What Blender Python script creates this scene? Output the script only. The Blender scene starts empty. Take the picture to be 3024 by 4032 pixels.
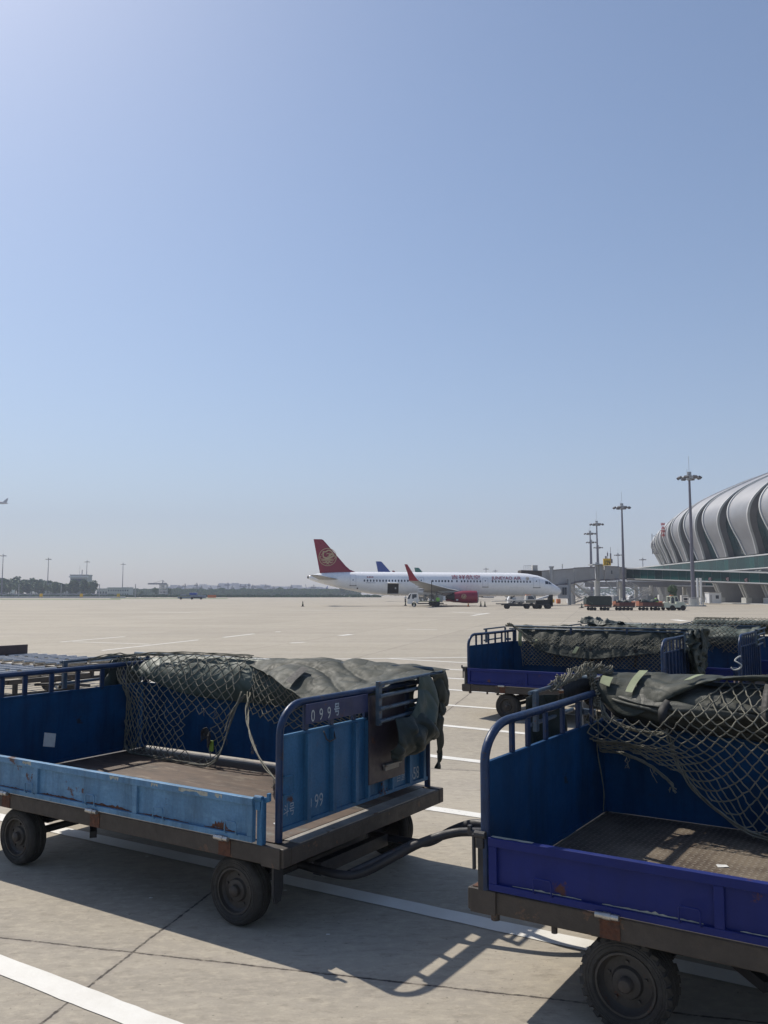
import bpy, math, random
from mathutils import Vector, Matrix, noise
R = math.radians
S = bpy.context.scene
C = S.collection

# ------------------------------------------------------------------ camera, sky, sun, exposure
FPX = 3380.0
PITCH = math.atan(324 / FPX)
cam_d = bpy.data.cameras.new('camera'); cam = bpy.data.objects.new('camera', cam_d); C.objects.link(cam)
cam_d.sensor_fit = 'VERTICAL'; cam_d.sensor_height = 36; cam_d.lens = 36 * FPX / 4032
cam_d.clip_start = 0.1; cam_d.clip_end = 20000
cam.location = (0, 0, 2.0); cam.rotation_euler = (R(90) + PITCH, 0, 0)
S.camera = cam
SUN_DIR = Vector((-0.571, 0.628, 1.0)).normalized()
SUN_EL = math.asin(SUN_DIR.z); SUN_AZ = math.atan2(SUN_DIR.x, SUN_DIR.y)
W = bpy.data.worlds.new('World'); S.world = W; W.use_nodes = True
wn = W.node_tree; wn.nodes.clear()
sky = wn.nodes.new('ShaderNodeTexSky'); sky.sky_type = 'NISHITA'; sky.sun_disc = False
sky.sun_elevation = SUN_EL; sky.sun_rotation = SUN_AZ
sky.air_density = 1.05; sky.dust_density = 1.0; sky.ozone_density = 3.4; sky.altitude = 0
bg = wn.nodes.new('ShaderNodeBackground'); bg.inputs[1].default_value = 0.089
wo = wn.nodes.new('ShaderNodeOutputWorld')
wn.links.new(sky.outputs[0], bg.inputs[0]); wn.links.new(bg.outputs[0], wo.inputs[0])
sd = bpy.data.lights.new('sun', 'SUN'); sd.energy = 3.9; sd.angle = R(0.6); sd.color = (1.0, 0.93, 0.82)
sun = bpy.data.objects.new('sun', sd); C.objects.link(sun)
sun.rotation_euler = (-SUN_DIR).to_track_quat('-Z', 'Y').to_euler()
S.view_settings.view_transform = 'Standard'; S.view_settings.look = 'None'
S.view_settings.exposure = 0.42; S.view_settings.gamma = 1; S.view_settings.use_curve_mapping = False
S.cycles.volume_bounces = 1; S.cycles.max_bounces = 8; S.cycles.transparent_max_bounces = 12
S.cycles.volume_step_rate = 4
S.cycles.use_denoising = True

rnd = random.Random(7)
def at(x, Y, y=None):
    """world X (and Z) of a photograph column/row at distance Y"""
    a = x - 1512
    if y is None: return (a / FPX) * Y * 1.0
    b = 2016 - y
    fy = FPX * math.cos(PITCH) - b * math.sin(PITCH); fz = FPX * math.sin(PITCH) + b * math.cos(PITCH)
    return (a / fy * Y, Y, 2 + fz / fy * Y)
def gnd(x, y, z=0.0):
    a, b = x - 1512, 2016 - y
    fy = FPX * math.cos(PITCH) - b * math.sin(PITCH); fz = FPX * math.sin(PITCH) + b * math.cos(PITCH)
    t = (z - 2.0) / fz
    return Vector((a * t, fy * t, z))

# ------------------------------------------------------------------ materials
MATS = {}
def mat(name, col, rough=0.6, metal=0.0, var=0.12, scale=3.0, rust=0.0, rustcol=(0.09, 0.035, 0.018), rscale=6.0,
        bump=0.0, bscale=40.0, streak=0.0, alt=None, altamt=0.0, altscale=4.0, altstretch=(1, 1, 1), spec=0.5, rough_var=0.1,
        fine=0.0, bstretch=(1, 1, 1), crease=0.0):
    if name in MATS: return MATS[name]
    m = bpy.data.materials.new(name); m.use_nodes = True; nt = m.node_tree; N = nt.nodes; Lk = nt.links
    b = N['Principled BSDF']
    tc = N.new('ShaderNodeTexCoord')
    def ns(sc, det=5, rgh=0.55, stretch=(1, 1, 1), seed=0.0):
        mp = N.new('ShaderNodeMapping'); mp.inputs['Scale'].default_value = stretch; mp.inputs['Location'].default_value = (seed, seed * 1.7, seed * .6)
        Lk.new(tc.outputs['Object'], mp.inputs[0])
        n = N.new('ShaderNodeTexNoise'); n.inputs['Scale'].default_value = sc; n.inputs['Detail'].default_value = det
        n.inputs['Roughness'].default_value = rgh; Lk.new(mp.outputs[0], n.inputs['Vector']); return n.outputs['Fac']
    def ramp(src, a, bb, lo=0.0, hi=1.0):
        r = N.new('ShaderNodeMapRange'); r.inputs[1].default_value = a; r.inputs[2].default_value = bb
        r.inputs[3].default_value = lo; r.inputs[4].default_value = hi; Lk.new(src, r.inputs[0]); return r.outputs[0]
    def mix(fac, A, B):
        x = N.new('ShaderNodeMix'); x.data_type = 'RGBA'
        if isinstance(fac, float): x.inputs[0].default_value = fac
        else: Lk.new(fac, x.inputs[0])
        for k, v in ((6, A), (7, B)):
            if isinstance(v, tuple): x.inputs[k].default_value = (*v[:3], 1)
            else: Lk.new(v, x.inputs[k])
        return x.outputs[2]
    dark = tuple(c * (1 - var) for c in col); light = tuple(min(1, c * (1 + var)) for c in col)
    c = mix(ramp(ns(scale), 0.3, 0.7), dark, light)
    if fine: c = mix(ramp(ns(scale * 25, 3, .7, seed=3.3), 0.35, 0.65, 0, fine), c, tuple(x * .55 for x in col))
    if alt: c = mix(ramp(ns(altscale, 6, .6, altstretch, 5.1), 0.56 - .1 * altamt, 0.62 + .05, 0, min(1, altamt)), c, alt)
    if streak: c = mix(ramp(ns(9, 4, .6, (1, 1, .12), 9.2), 0.5, 0.75, 0, streak), c, tuple(x * .4 for x in col))
    if rust: c = mix(ramp(ns(rscale, 8, .68, seed=2.2), 0.66 - .14 * rust, 0.69 - .12 * rust, 0, .9), c, rustcol)
    Lk.new(c, b.inputs['Base Color'])
    b.inputs['Metallic'].default_value = metal
    Lk.new(ramp(ns(scale * 4, seed=7.), 0.3, 0.7, max(.05, rough - rough_var), min(1, rough + rough_var)), b.inputs['Roughness'])
    b.inputs['Specular IOR Level'].default_value = spec
    if bump:
        bp = N.new('ShaderNodeBump'); bp.inputs['Strength'].default_value = bump; bp.inputs['Distance'].default_value = 0.01
        Lk.new(ns(bscale, 4, stretch=bstretch), bp.inputs['Height']); Lk.new(bp.outputs[0], b.inputs['Normal'])
    if crease:
        mp = N.new('ShaderNodeMapping'); mp.inputs['Scale'].default_value = (1, 1, .7); Lk.new(tc.outputs['Object'], mp.inputs[0])
        n0 = N.new('ShaderNodeTexNoise'); n0.inputs['Scale'].default_value = 2.2; n0.inputs['Detail'].default_value = 3; Lk.new(mp.outputs[0], n0.inputs['Vector'])
        mv = N.new('ShaderNodeMix'); mv.data_type = 'VECTOR'; mv.inputs[0].default_value = .22; Lk.new(mp.outputs[0], mv.inputs[4]); Lk.new(n0.outputs['Color'], mv.inputs[5])
        vo = N.new('ShaderNodeTexVoronoi'); vo.feature = 'DISTANCE_TO_EDGE'; vo.inputs['Scale'].default_value = 6.5; Lk.new(mv.outputs[1], vo.inputs['Vector'])
        vf = N.new('ShaderNodeTexVoronoi'); vf.inputs['Scale'].default_value = 11; Lk.new(mv.outputs[1], vf.inputs['Vector'])
        ad = N.new('ShaderNodeMath'); ad.operation = 'ADD'; Lk.new(ramp(vo.outputs['Distance'], 0, .10, 0, .5), ad.inputs[0]); Lk.new(ramp(vf.outputs['Distance'], 0, .8, .6, 0), ad.inputs[1])
        b2 = N.new('ShaderNodeBump'); b2.inputs['Strength'].default_value = crease; b2.inputs['Distance'].default_value = .022; Lk.new(ad.outputs[0], b2.inputs['Height'])
        if bump: Lk.new(bp.outputs[0], b2.inputs['Normal'])
        Lk.new(b2.outputs[0], b.inputs['Normal'])
    MATS[name] = m; return m

M = {}
def defs():
    M['blue_light'] = mat('paint_light_blue', (0.115, 0.25, 0.41), .55, spec=.3, var=.18, scale=2.5, rust=.42, rscale=5, bump=.25, streak=.75, fine=.4, alt=(.17, .33, .49), altamt=.5, altscale=8, altstretch=(1, 1, 2.5))
    M['blue_front'] = mat('paint_mid_blue', (0.040, 0.145, 0.28), .55, spec=.3, var=.18, scale=2.5, rust=.2, rscale=5, bump=.2, streak=.8, fine=.4, alt=(.075, .20, .33), altamt=.45, altscale=4, altstretch=(1, 1, .3))
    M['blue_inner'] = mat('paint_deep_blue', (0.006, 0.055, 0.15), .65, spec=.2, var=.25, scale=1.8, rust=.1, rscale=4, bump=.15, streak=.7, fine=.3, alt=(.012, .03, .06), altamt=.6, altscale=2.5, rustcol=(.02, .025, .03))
    M['blue_royal'] = mat('paint_royal_blue', (0.009, 0.019, 0.14), .5, spec=.25, var=.15, scale=2, rust=.12, rscale=4, bump=.08, streak=.3, fine=.15, alt=(.02, .03, .14), altamt=.3, altscale=3, altstretch=(1, 1, 3))
    M['blue_tube'] = mat('paint_tube_blue', (0.010, 0.030, 0.085), .40, spec=.4, var=.3, scale=8, rust=.5, rscale=22, rustcol=(.045, .035, .035), bump=.2)
    M['rack_steel'] = mat('rack_steel', (0.055, 0.085, 0.12), .45, var=.35, scale=14, rust=.4, rscale=24, bump=.2)
    M['steel_brown'] = mat('steel_brown', (0.055, 0.045, 0.038), .65, var=.25, scale=5, rust=.35, rscale=9, rustcol=(.12, .07, .045), bump=.3, fine=.3)
    M['steel_dark'] = mat('steel_dark', (0.028, 0.028, 0.032), .55, var=.3, scale=5, rust=.2, rscale=9, bump=.2)
    M['steel_bright'] = mat('steel_bright', (0.45, 0.44, 0.42), .35, metal=.8, var=.2, scale=20, rust=.3, rscale=30)
    M['steel_worn'] = mat('steel_worn', (0.30, 0.28, 0.25), .6, metal=.2, var=.3, scale=6, rust=.45, rscale=10, rustcol=(.10, .06, .04), bump=.3, fine=.4)
    M['rust'] = mat('rust_plate', (0.10, 0.04, 0.022), .85, var=.4, scale=30, bump=.5, alt=(.05, .035, .03), altamt=.7, altscale=30)
    M['chip'] = mat('chipped_primer', (0.36, 0.36, 0.30), .8, var=.25, scale=30, bump=.3)
    M['rubber'] = mat('rubber', (0.028, 0.026, 0.024), .8, var=.25, scale=8, alt=(.075, .068, .06), altamt=.5, altscale=6, bump=.3, bscale=60)
    M['rim'] = mat('rim_paint', (0.045, 0.040, 0.036), .6, var=.3, scale=10, rust=.3, rscale=14, bump=.2)
    M['tarp'] = mat('canvas_tarp', (0.042, 0.047, 0.038), .62, var=.16, scale=4, fine=.15, bump=.25, bscale=120, alt=(.058, .062, .050), altamt=.5, altscale=3, spec=.25, crease=.22)
    M['tarp_green'] = mat('canvas_green', (0.052, 0.075, 0.064), .6, crease=.2, var=.15, scale=4, bump=.2, bscale=120, fine=.1)
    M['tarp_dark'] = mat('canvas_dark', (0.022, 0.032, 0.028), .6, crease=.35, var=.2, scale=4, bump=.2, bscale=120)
    M['tape'] = mat('reflective_tape', (0.24, 0.27, 0.15), .55, var=.2, scale=12, fine=.3)
    M['strap'] = mat('strap_black', (0.012, 0.012, 0.013), .7, var=.2, scale=10)
    M['rope'] = mat('rope_fibre', (0.20, 0.19, 0.15), .9, var=.35, scale=14, alt=(.16, .15, .11), altamt=.6, altscale=9, bump=.6, bscale=300)
    M['stencil'] = mat('stencil_white', (0.50, 0.52, 0.50), .7, var=.15, scale=30)
    M['stencil_worn'] = mat('stencil_worn', (0.34, 0.40, 0.45), .7, var=.3, scale=40)
    M['board'] = mat('board_purple', (0.040, 0.030, 0.040), .5, var=.25, scale=6, rust=.2)
    M['sign_blue'] = mat('sign_violet', (0.022, 0.032, 0.10), .5, var=.2, scale=6, rust=.12, streak=.3)
    M['paper'] = mat('paper', (0.62, 0.62, 0.60), .7, var=.08, scale=20)
    M['white'] = mat('paint_white', (0.72, 0.73, 0.74), .35, var=.04, scale=1)
    M['plane_white'] = mat('aircraft_white', (0.84, 0.85, 0.87), .28, var=.025, scale=.4)
    M['plane_grey'] = mat('aircraft_grey', (0.30, 0.31, 0.32), .45, var=.10, scale=.8, altscale=2, alt=(.22, .22, .22), altamt=.4)
    M['plane_red'] = mat('aircraft_red', (0.24, 0.012, 0.038), .35, var=.06, scale=.6)
    M['gold'] = mat('emblem_gold', (0.48, 0.36, 0.22), .5, var=.08, scale=3)
    M['letter_red'] = mat('lettering_red', (0.30, 0.02, 0.05), .5, var=.05)
    M['letter_grey'] = mat('lettering_grey', (0.30, 0.31, 0.33), .5, var=.05)
    M['window_dark'] = mat('window_dark', (0.035, 0.05, 0.075), .15, var=.3, scale=2)
    M['hold_shade'] = mat('hold_shade', (0.03, 0.026, 0.024), .8, var=.3, scale=2)  # dark tone stands in for the shade inside the open hold
    M['tail_blue'] = mat('tail_blue', (0.015, 0.06, 0.30), .4, var=.06)
    M['tail_green'] = mat('tail_green', (0.02, 0.15, 0.12), .4, var=.06)
    M['metal_lt'] = mat('galvanised', (0.34, 0.35, 0.36), .5, metal=.2, var=.1, scale=1)
    M['metal_gr'] = mat('mast_grey', (0.17, 0.165, 0.20), .5, metal=.2, var=.1, scale=1)
    M['lampbody'] = mat('lamp_body', (0.10, 0.10, 0.11), .5, var=.2, scale=4)
    M['lens'] = mat('lamp_glass', (0.55, 0.56, 0.58), .2, var=.1, scale=4)
    M['roof_metal'] = None
    M['trim'] = mat('trim_pale', (0.50, 0.51, 0.51), .5, var=.08, scale=.5)
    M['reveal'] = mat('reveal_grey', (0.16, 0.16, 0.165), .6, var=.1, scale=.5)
    M['concrete_w'] = mat('concrete_wall', (0.27, 0.265, 0.255), .85, var=.12, scale=.4, fine=.1)
    M['concrete_p'] = mat('concrete_pale', (0.44, 0.44, 0.42), .8, var=.1, scale=.5)
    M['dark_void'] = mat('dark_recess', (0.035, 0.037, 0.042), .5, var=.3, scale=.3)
    M['panel_grey'] = mat('bridge_panel', (0.42, 0.43, 0.45), .5, var=.05, scale=.3)
    M['panel_beige'] = mat('bridge_beige', (0.46, 0.45, 0.43), .6, var=.06, scale=.4)
    M['yellow'] = mat('sign_yellow', (0.75, 0.46, 0.02), .5, var=.06)
    M['black'] = mat('black_paint', (0.015, 0.015, 0.015), .6, var=.2)
    M['orange'] = mat('orange_paint', (0.50, 0.14, 0.03), .6, var=.2, scale=2)
    M['cart_red'] = mat('cart_red_brown', (0.10, 0.032, 0.026), .6, var=.3, scale=1.5)
    M['cart_orange'] = mat('cart_orange', (0.38, 0.15, 0.09), .6, var=.3, scale=3)
    M['tug'] = mat('tug_cream', (0.50, 0.53, 0.44), .5, var=.12, scale=1.2)
    M['hivis'] = mat('hi_vis', (0.30, 0.62, 0.12), .7, var=.1)
    M['cloth_dark'] = mat('cloth_dark', (0.03, 0.035, 0.05), .8, var=.2)
    M['cloth_white'] = mat('cloth_white', (0.6, 0.6, 0.58), .8, var=.05)
    M['skin'] = mat('skin', (0.42, 0.26, 0.18), .6, var=.05)
    M['hair'] = mat('hair', (0.02, 0.018, 0.016), .7, var=.1)
    M['leaf'] = mat('foliage_a', (0.065, 0.125, 0.045), .7, var=.35, scale=.5, alt=(.035, .07, .03), altamt=.7, altscale=.8)
    M['leaf2'] = mat('foliage_b', (0.10, 0.165, 0.065), .7, var=.3, scale=.5, alt=(.05, .09, .04), altamt=.7, altscale=.8)
    M['bark'] = mat('bark', (0.09, 0.07, 0.05), .9, var=.2)
    M['bld_white'] = mat('building_white', (0.48, 0.48, 0.46), .8, var=.07, scale=.1)
    M['bld_grey'] = mat('building_grey', (0.27, 0.28, 0.30), .8, var=.08, scale=.05)
    M['bld_blue'] = mat('building_blue_grey', (0.20, 0.24, 0.30), .8, var=.08, scale=.05)
    M['bld_tan'] = mat('building_tan', (0.40, 0.36, 0.28), .8, var=.08, scale=.05)
    M['crane'] = mat('crane_steel', (0.09, 0.09, 0.10), .7, var=.1)
    M['wood'] = mat('wood_block', (0.42, 0.34, 0.22), .8, var=.15, scale=10)
defs()

# special materials ------------------------------------------------
def concrete_ground():
    m = bpy.data.materials.new('concrete_apron'); m.use_nodes = True; nt = m.node_tree; N = nt.nodes; Lk = nt.links
    b = N['Principled BSDF']; tc = N.new('ShaderNodeTexCoord')
    def mapped(sc=(1, 1, 1), rot=0, loc=(0, 0, 0)):
        mp = N.new('ShaderNodeMapping'); mp.inputs['Scale'].default_value = sc; mp.inputs['Rotation'].default_value = (0, 0, rot); mp.inputs['Location'].default_value = loc
        Lk.new(tc.outputs['Object'], mp.inputs[0]); return mp.outputs[0]
    def ns(v, sc, det=5, r=.6):
        n = N.new('ShaderNodeTexNoise'); n.inputs['Scale'].default_value = sc; n.inputs['Detail'].default_value = det; n.inputs['Roughness'].default_value = r
        Lk.new(v, n.inputs['Vector']); return n.outputs['Fac']
    def rg(src, a, bb, lo=0., hi=1.):
        r = N.new('ShaderNodeMapRange'); r.inputs[1].default_value = a; r.inputs[2].default_value = bb; r.inputs[3].default_value = lo; r.inputs[4].default_value = hi
        Lk.new(src, r.inputs[0]); return r.outputs[0]
    def mix(f, A, B, mode='MIX'):
        x = N.new('ShaderNodeMix'); x.data_type = 'RGBA'; x.blend_type = mode
        if isinstance(f, float): x.inputs[0].default_value = f
        else: Lk.new(f, x.inputs[0])
        for k, v in ((6, A), (7, B)):
            if isinstance(v, tuple): x.inputs[k].default_value = (*v, 1)
            else: Lk.new(v, x.inputs[k])
        return x.outputs[2]
    def ma(op, a, bb=None):
        x = N.new('ShaderNodeMath'); x.operation = op
        for k, v in ((0, a), (1, bb)):
            if v is None: continue
            if isinstance(v, (int, float)): x.inputs[k].default_value = v
            else: Lk.new(v, x.inputs[k])
        return x.outputs[0]
    base = mix(rg(ns(mapped(), .35), .3, .7), (.318, .285, .232), (.372, .335, .276))
    base = mix(rg(ns(mapped(), 3.2, 7, .65), .38, .66, 0, .55), base, (.42, .375, .295))
    base = mix(rg(ns(mapped((1, 1, 1), 0, (4, 3, 0)), 1.4, 8, .7), .5, .72, 0, .6), base, (.235, .210, .170))
    base = mix(rg(ns(mapped((.5, 9, 1), R(-14)), 6, 5, .7), .45, .75, 0, .28), base, (.22, .197, .16))       # broom finish
    base = mix(rg(ns(mapped(), 55, 4, .8), .42, .72, 0, .45), base, (.26, .235, .19))                         # grit
    # long stains and tyre tracks far out on the apron
    base = mix(rg(ns(mapped((.05, .9, 1), R(-4)), .35, 6, .65), .48, .66, 0, .42), base, (.225, .207, .188))
    base = mix(rg(ns(mapped((.04, .7, 1), R(3), (9, 2, 0)), .8, 6, .65), .5, .68, 0, .35), base, (.44, .40, .335))
    # slab tint
    u = mapped((1, 1, 1), R(14.0)); sx = N.new('ShaderNodeSeparateXYZ'); Lk.new(u, sx.inputs[0])
    wob = ma('MULTIPLY', ma('SUBTRACT', ns(mapped(), 2.2, 3, .5), .5), .035)
    # joint coordinates measured from the meeting point of the two visible joints
    a14 = R(14.0)
    jx = -1.41 * math.cos(a14) - 5.03 * math.sin(a14); jy = -1.41 * math.sin(a14) + 5.03 * math.cos(a14)
    def joint(ch, off, size, width):
        q = ma('DIVIDE', ma('SUBTRACT', ma('ADD', sx.outputs[ch], wob), off), size)
        fr = ma('SUBTRACT', ma('ABSOLUTE', ma('SUBTRACT', ma('FRACT', ma('ADD', q, .5)), .5)), 0)
        cell = ma('FLOOR', ma('ADD', q, 0.0001))
        return ma('MULTIPLY', fr, size), cell
    dx, cx = joint(0, jx, 4.9, 0); dy, cy = joint(1, jy, 5.42, 0)
    wn_ = N.new('ShaderNodeTexWhiteNoise'); wn_.noise_dimensions = '2D'
    cb = N.new('ShaderNodeCombineXYZ'); Lk.new(cx, cb.inputs[0]); Lk.new(cy, cb.inputs[1]); Lk.new(cb.outputs[0], wn_.inputs['Vector'])
    tint = rg(wn_.outputs['Value'], 0, 1, .92, 1.05)
    tc3 = N.new('ShaderNodeCombineXYZ')
    for k in range(3): Lk.new(tint, tc3.inputs[k])
    base = mix(1.0, base, tc3.outputs[0], 'MULTIPLY')
    d = ma('MINIMUM', dx, dy)
    halo = rg(ma('ADD', d, ma('MULTIPLY', ns(mapped(), 9, 4), .07)), .025, .09, .6, 0)
    base = mix(halo, base, (.24, .215, .19))
    line = rg(ma('ADD', d, ma('MULTIPLY', ma('SUBTRACT', ns(mapped(), 22, 5), .5), .026)), .005, .011, .95, 0)
    base = mix(line, base, (.035, .028, .026))
    base = mix(rg(ns(mapped((1, 1.6, 1), R(-14), (2, 7, 0)), 11, 6, .75), .48, .66, 0, .62), base, (.45, .40, .32))
    base = mix(rg(ns(mapped((1, 2.2, 1), R(-14), (5, 1, 0)), 7, 6, .75), .52, .68, 0, .62), base, (.21, .185, .15))
    base = mix(rg(ns(mapped((1, 1, 1), 0, (8, 8, 0)), 34, 2, .5), .70, .74, 0, .6), base, (.10, .09, .075))
    Lk.new(base, b.inputs['Base Color']); b.inputs['Roughness'].default_value = .82; b.inputs['Specular IOR Level'].default_value = .3
    bp = N.new('ShaderNodeBump'); bp.inputs['Strength'].default_value = .35; bp.inputs['Distance'].default_value = .004
    Lk.new(ns(mapped(), 90, 4, .7), bp.inputs['Height']); Lk.new(bp.outputs[0], b.inputs['Normal'])
    return m
def line_paint(name, thr):
    m = bpy.data.materials.new(name); m.use_nodes = True; nt = m.node_tree; N = nt.nodes; Lk = nt.links
    b = N['Principled BSDF']; tc = N.new('ShaderNodeTexCoord')
    def ns(sc, d, r, dist=0):
        n = N.new('ShaderNodeTexNoise'); n.inputs['Scale'].default_value = sc; n.inputs['Detail'].default_value = d; n.inputs['Roughness'].default_value = r
        Lk.new(tc.outputs['Object'], n.inputs['Vector']); return n.outputs['Fac']
    def rg(s, a, bb, lo=0., hi=1.):
        r = N.new('ShaderNodeMapRange'); r.inputs[1].default_value = a; r.inputs[2].default_value = bb; r.inputs[3].default_value = lo; r.inputs[4].default_value = hi
        Lk.new(s, r.inputs[0]); return r.outputs[0]
    x = N.new('ShaderNodeMix'); x.data_type = 'RGBA'; Lk.new(rg(ns(2.5, 6, .7), .35, .7, 0, .8), x.inputs[0])
    x.inputs[6].default_value = (.72, .71, .67, 1); x.inputs[7].default_value = (.58, .56, .51, 1)
    y = N.new('ShaderNodeMix'); y.data_type = 'RGBA'; Lk.new(rg(ns(28, 8, .75), thr, thr + .04), y.inputs[0])
    Lk.new(x.outputs[2], y.inputs[6]); y.inputs[7].default_value = (.33, .31, .27, 1)
    Lk.new(y.outputs[2], b.inputs['Base Color']); b.inputs['Roughness'].default_value = .7
    bp = N.new('ShaderNodeBump'); bp.inputs['Strength'].default_value = .5; bp.inputs['Distance'].default_value = .004
    Lk.new(ns(40, 6, .7), bp.inputs['Height']); Lk.new(bp.outputs[0], b.inputs['Normal'])
    return m
def checker_plate():
    m = bpy.data.materials.new('checker_plate'); m.use_nodes = True; nt = m.node_tree; N = nt.nodes; Lk = nt.links
    b = N['Principled BSDF']; tc = N.new('ShaderNodeTexCoord')
    def ma(op, a, bb=None):
        x = N.new('ShaderNodeMath'); x.operation = op
        for k, v in ((0, a), (1, bb)):
            if v is None: continue
            if isinstance(v, (int, float)): x.inputs[k].default_value = v
            else: Lk.new(v, x.inputs[k])
        return x.outputs[0]
    def rg(s, a, bb, lo=0., hi=1.):
        r = N.new('ShaderNodeMapRange'); r.inputs[1].default_value = a; r.inputs[2].default_value = bb; r.inputs[3].default_value = lo; r.inputs[4].default_value = hi
        Lk.new(s, r.inputs[0]); return r.outputs[0]
    sx = N.new('ShaderNodeSeparateXYZ'); Lk.new(tc.outputs['Object'], sx.inputs[0])
    gx = ma('DIVIDE', sx.outputs[0], .036); gy = ma('DIVIDE', sx.outputs[1], .036)
    par = ma('MULTIPLY', ma('SUBTRACT', ma('MODULO', ma('ADD', ma('FLOOR', gx), ma('FLOOR', gy)), 2), .5), 2)   # -1 / 1
    fx = ma('SUBTRACT', ma('FRACT', gx), .5); fy = ma('SUBTRACT', ma('FRACT', gy), .5)
    p = ma('ADD', fx, ma('MULTIPLY', fy, par)); q = ma('SUBTRACT', fx, ma('MULTIPLY', fy, par))
    e = ma('ADD', ma('POWER', ma('DIVIDE', ma('ABSOLUTE', p), .62), 2), ma('POWER', ma('DIVIDE', ma('ABSOLUTE', q), .17), 2))
    lug = rg(e, .6, 1.1, 1, 0)
    n = N.new('ShaderNodeTexNoise'); n.inputs['Scale'].default_value = 3; n.inputs['Detail'].default_value = 7; n.inputs['Roughness'].default_value = .65; Lk.new(tc.outputs['Object'], n.inputs['Vector'])
    x = N.new('ShaderNodeMix'); x.data_type = 'RGBA'; Lk.new(rg(n.outputs['Fac'], .38, .62), x.inputs[0]); x.inputs[6].default_value = (.085, .062, .046, 1); x.inputs[7].default_value = (.19, .155, .115, 1)
    y = N.new('ShaderNodeMix'); y.data_type = 'RGBA'; Lk.new(rg(lug, 0, 1, 0, .6), y.inputs[0]); Lk.new(x.outputs[2], y.inputs[6]); y.inputs[7].default_value = (.38, .34, .28, 1)
    Lk.new(y.outputs[2], b.inputs['Base Color']); b.inputs['Roughness'].default_value = .55; b.inputs['Metallic'].default_value = .15
    bp = N.new('ShaderNodeBump'); bp.inputs['Strength'].default_value = 1; bp.inputs['Distance'].default_value = .005
    Lk.new(lug, bp.inputs['Height']); Lk.new(bp.outputs[0], b.inputs['Normal'])
    return m
def ribbed(name, col, period, axis, strength=.6, rough=.4, metal=.4):
    m = bpy.data.materials.new(name); m.use_nodes = True; nt = m.node_tree; N = nt.nodes; Lk = nt.links
    b = N['Principled BSDF']; tc = N.new('ShaderNodeTexCoord'); sx = N.new('ShaderNodeSeparateXYZ'); Lk.new(tc.outputs['Object' if axis != 'uv' else 'UV'], sx.inputs[0])
    src = sx.outputs[{'x': 0, 'y': 1, 'z': 2, 'uv': 0}[axis]]
    d = N.new('ShaderNodeMath'); d.operation = 'MULTIPLY'; d.inputs[1].default_value = 6.283 / period; Lk.new(src, d.inputs[0])
    s = N.new('ShaderNodeMath'); s.operation = 'SINE'; Lk.new(d.outputs[0], s.inputs[0])
    bp = N.new('ShaderNodeBump'); bp.inputs['Strength'].default_value = strength; bp.inputs['Distance'].default_value = period * .25; Lk.new(s.outputs[0], bp.inputs['Height']); Lk.new(bp.outputs[0], b.inputs['Normal'])
    n = N.new('ShaderNodeTexNoise'); n.inputs['Scale'].default_value = .35; n.inputs['Detail'].default_value = 5; Lk.new(tc.outputs['Object'], n.inputs['Vector'])
    x = N.new('ShaderNodeMix'); x.data_type = 'RGBA'; Lk.new(n.outputs['Fac'], x.inputs[0]); x.inputs[6].default_value = (*[c * .8 for c in col], 1); x.inputs[7].default_value = (*[c * 1.2 for c in col], 1)
    Lk.new(x.outputs[2], b.inputs['Base Color']); b.inputs['Roughness'].default_value = rough; b.inputs['Metallic'].default_value = metal
    return m
def green_glass():
    m = bpy.data.materials.new('green_glazing'); m.use_nodes = True; nt = m.node_tree; N = nt.nodes; Lk = nt.links
    b = N['Principled BSDF']; tc = N.new('ShaderNodeTexCoord'); sx = N.new('ShaderNodeSeparateXYZ'); Lk.new(tc.outputs['UV'], sx.inputs[0])
    fl = N.new('ShaderNodeMath'); fl.operation = 'FLOOR'; Lk.new(sx.outputs[0], fl.inputs[0])
    w = N.new('ShaderNodeTexWhiteNoise'); w.noise_dimensions = '1D'; Lk.new(fl.outputs[0], w.inputs['W'])
    x = N.new('ShaderNodeMix'); x.data_type = 'RGBA'; Lk.new(w.outputs['Value'], x.inputs[0]); x.inputs[6].default_value = (.004, .026, .025, 1); x.inputs[7].default_value = (.008, .066, .060, 1)
    Lk.new(x.outputs[2], b.inputs['Base Color']); b.inputs['Roughness'].default_value = .25; b.inputs['Specular IOR Level'].default_value = .22
    return m
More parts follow.
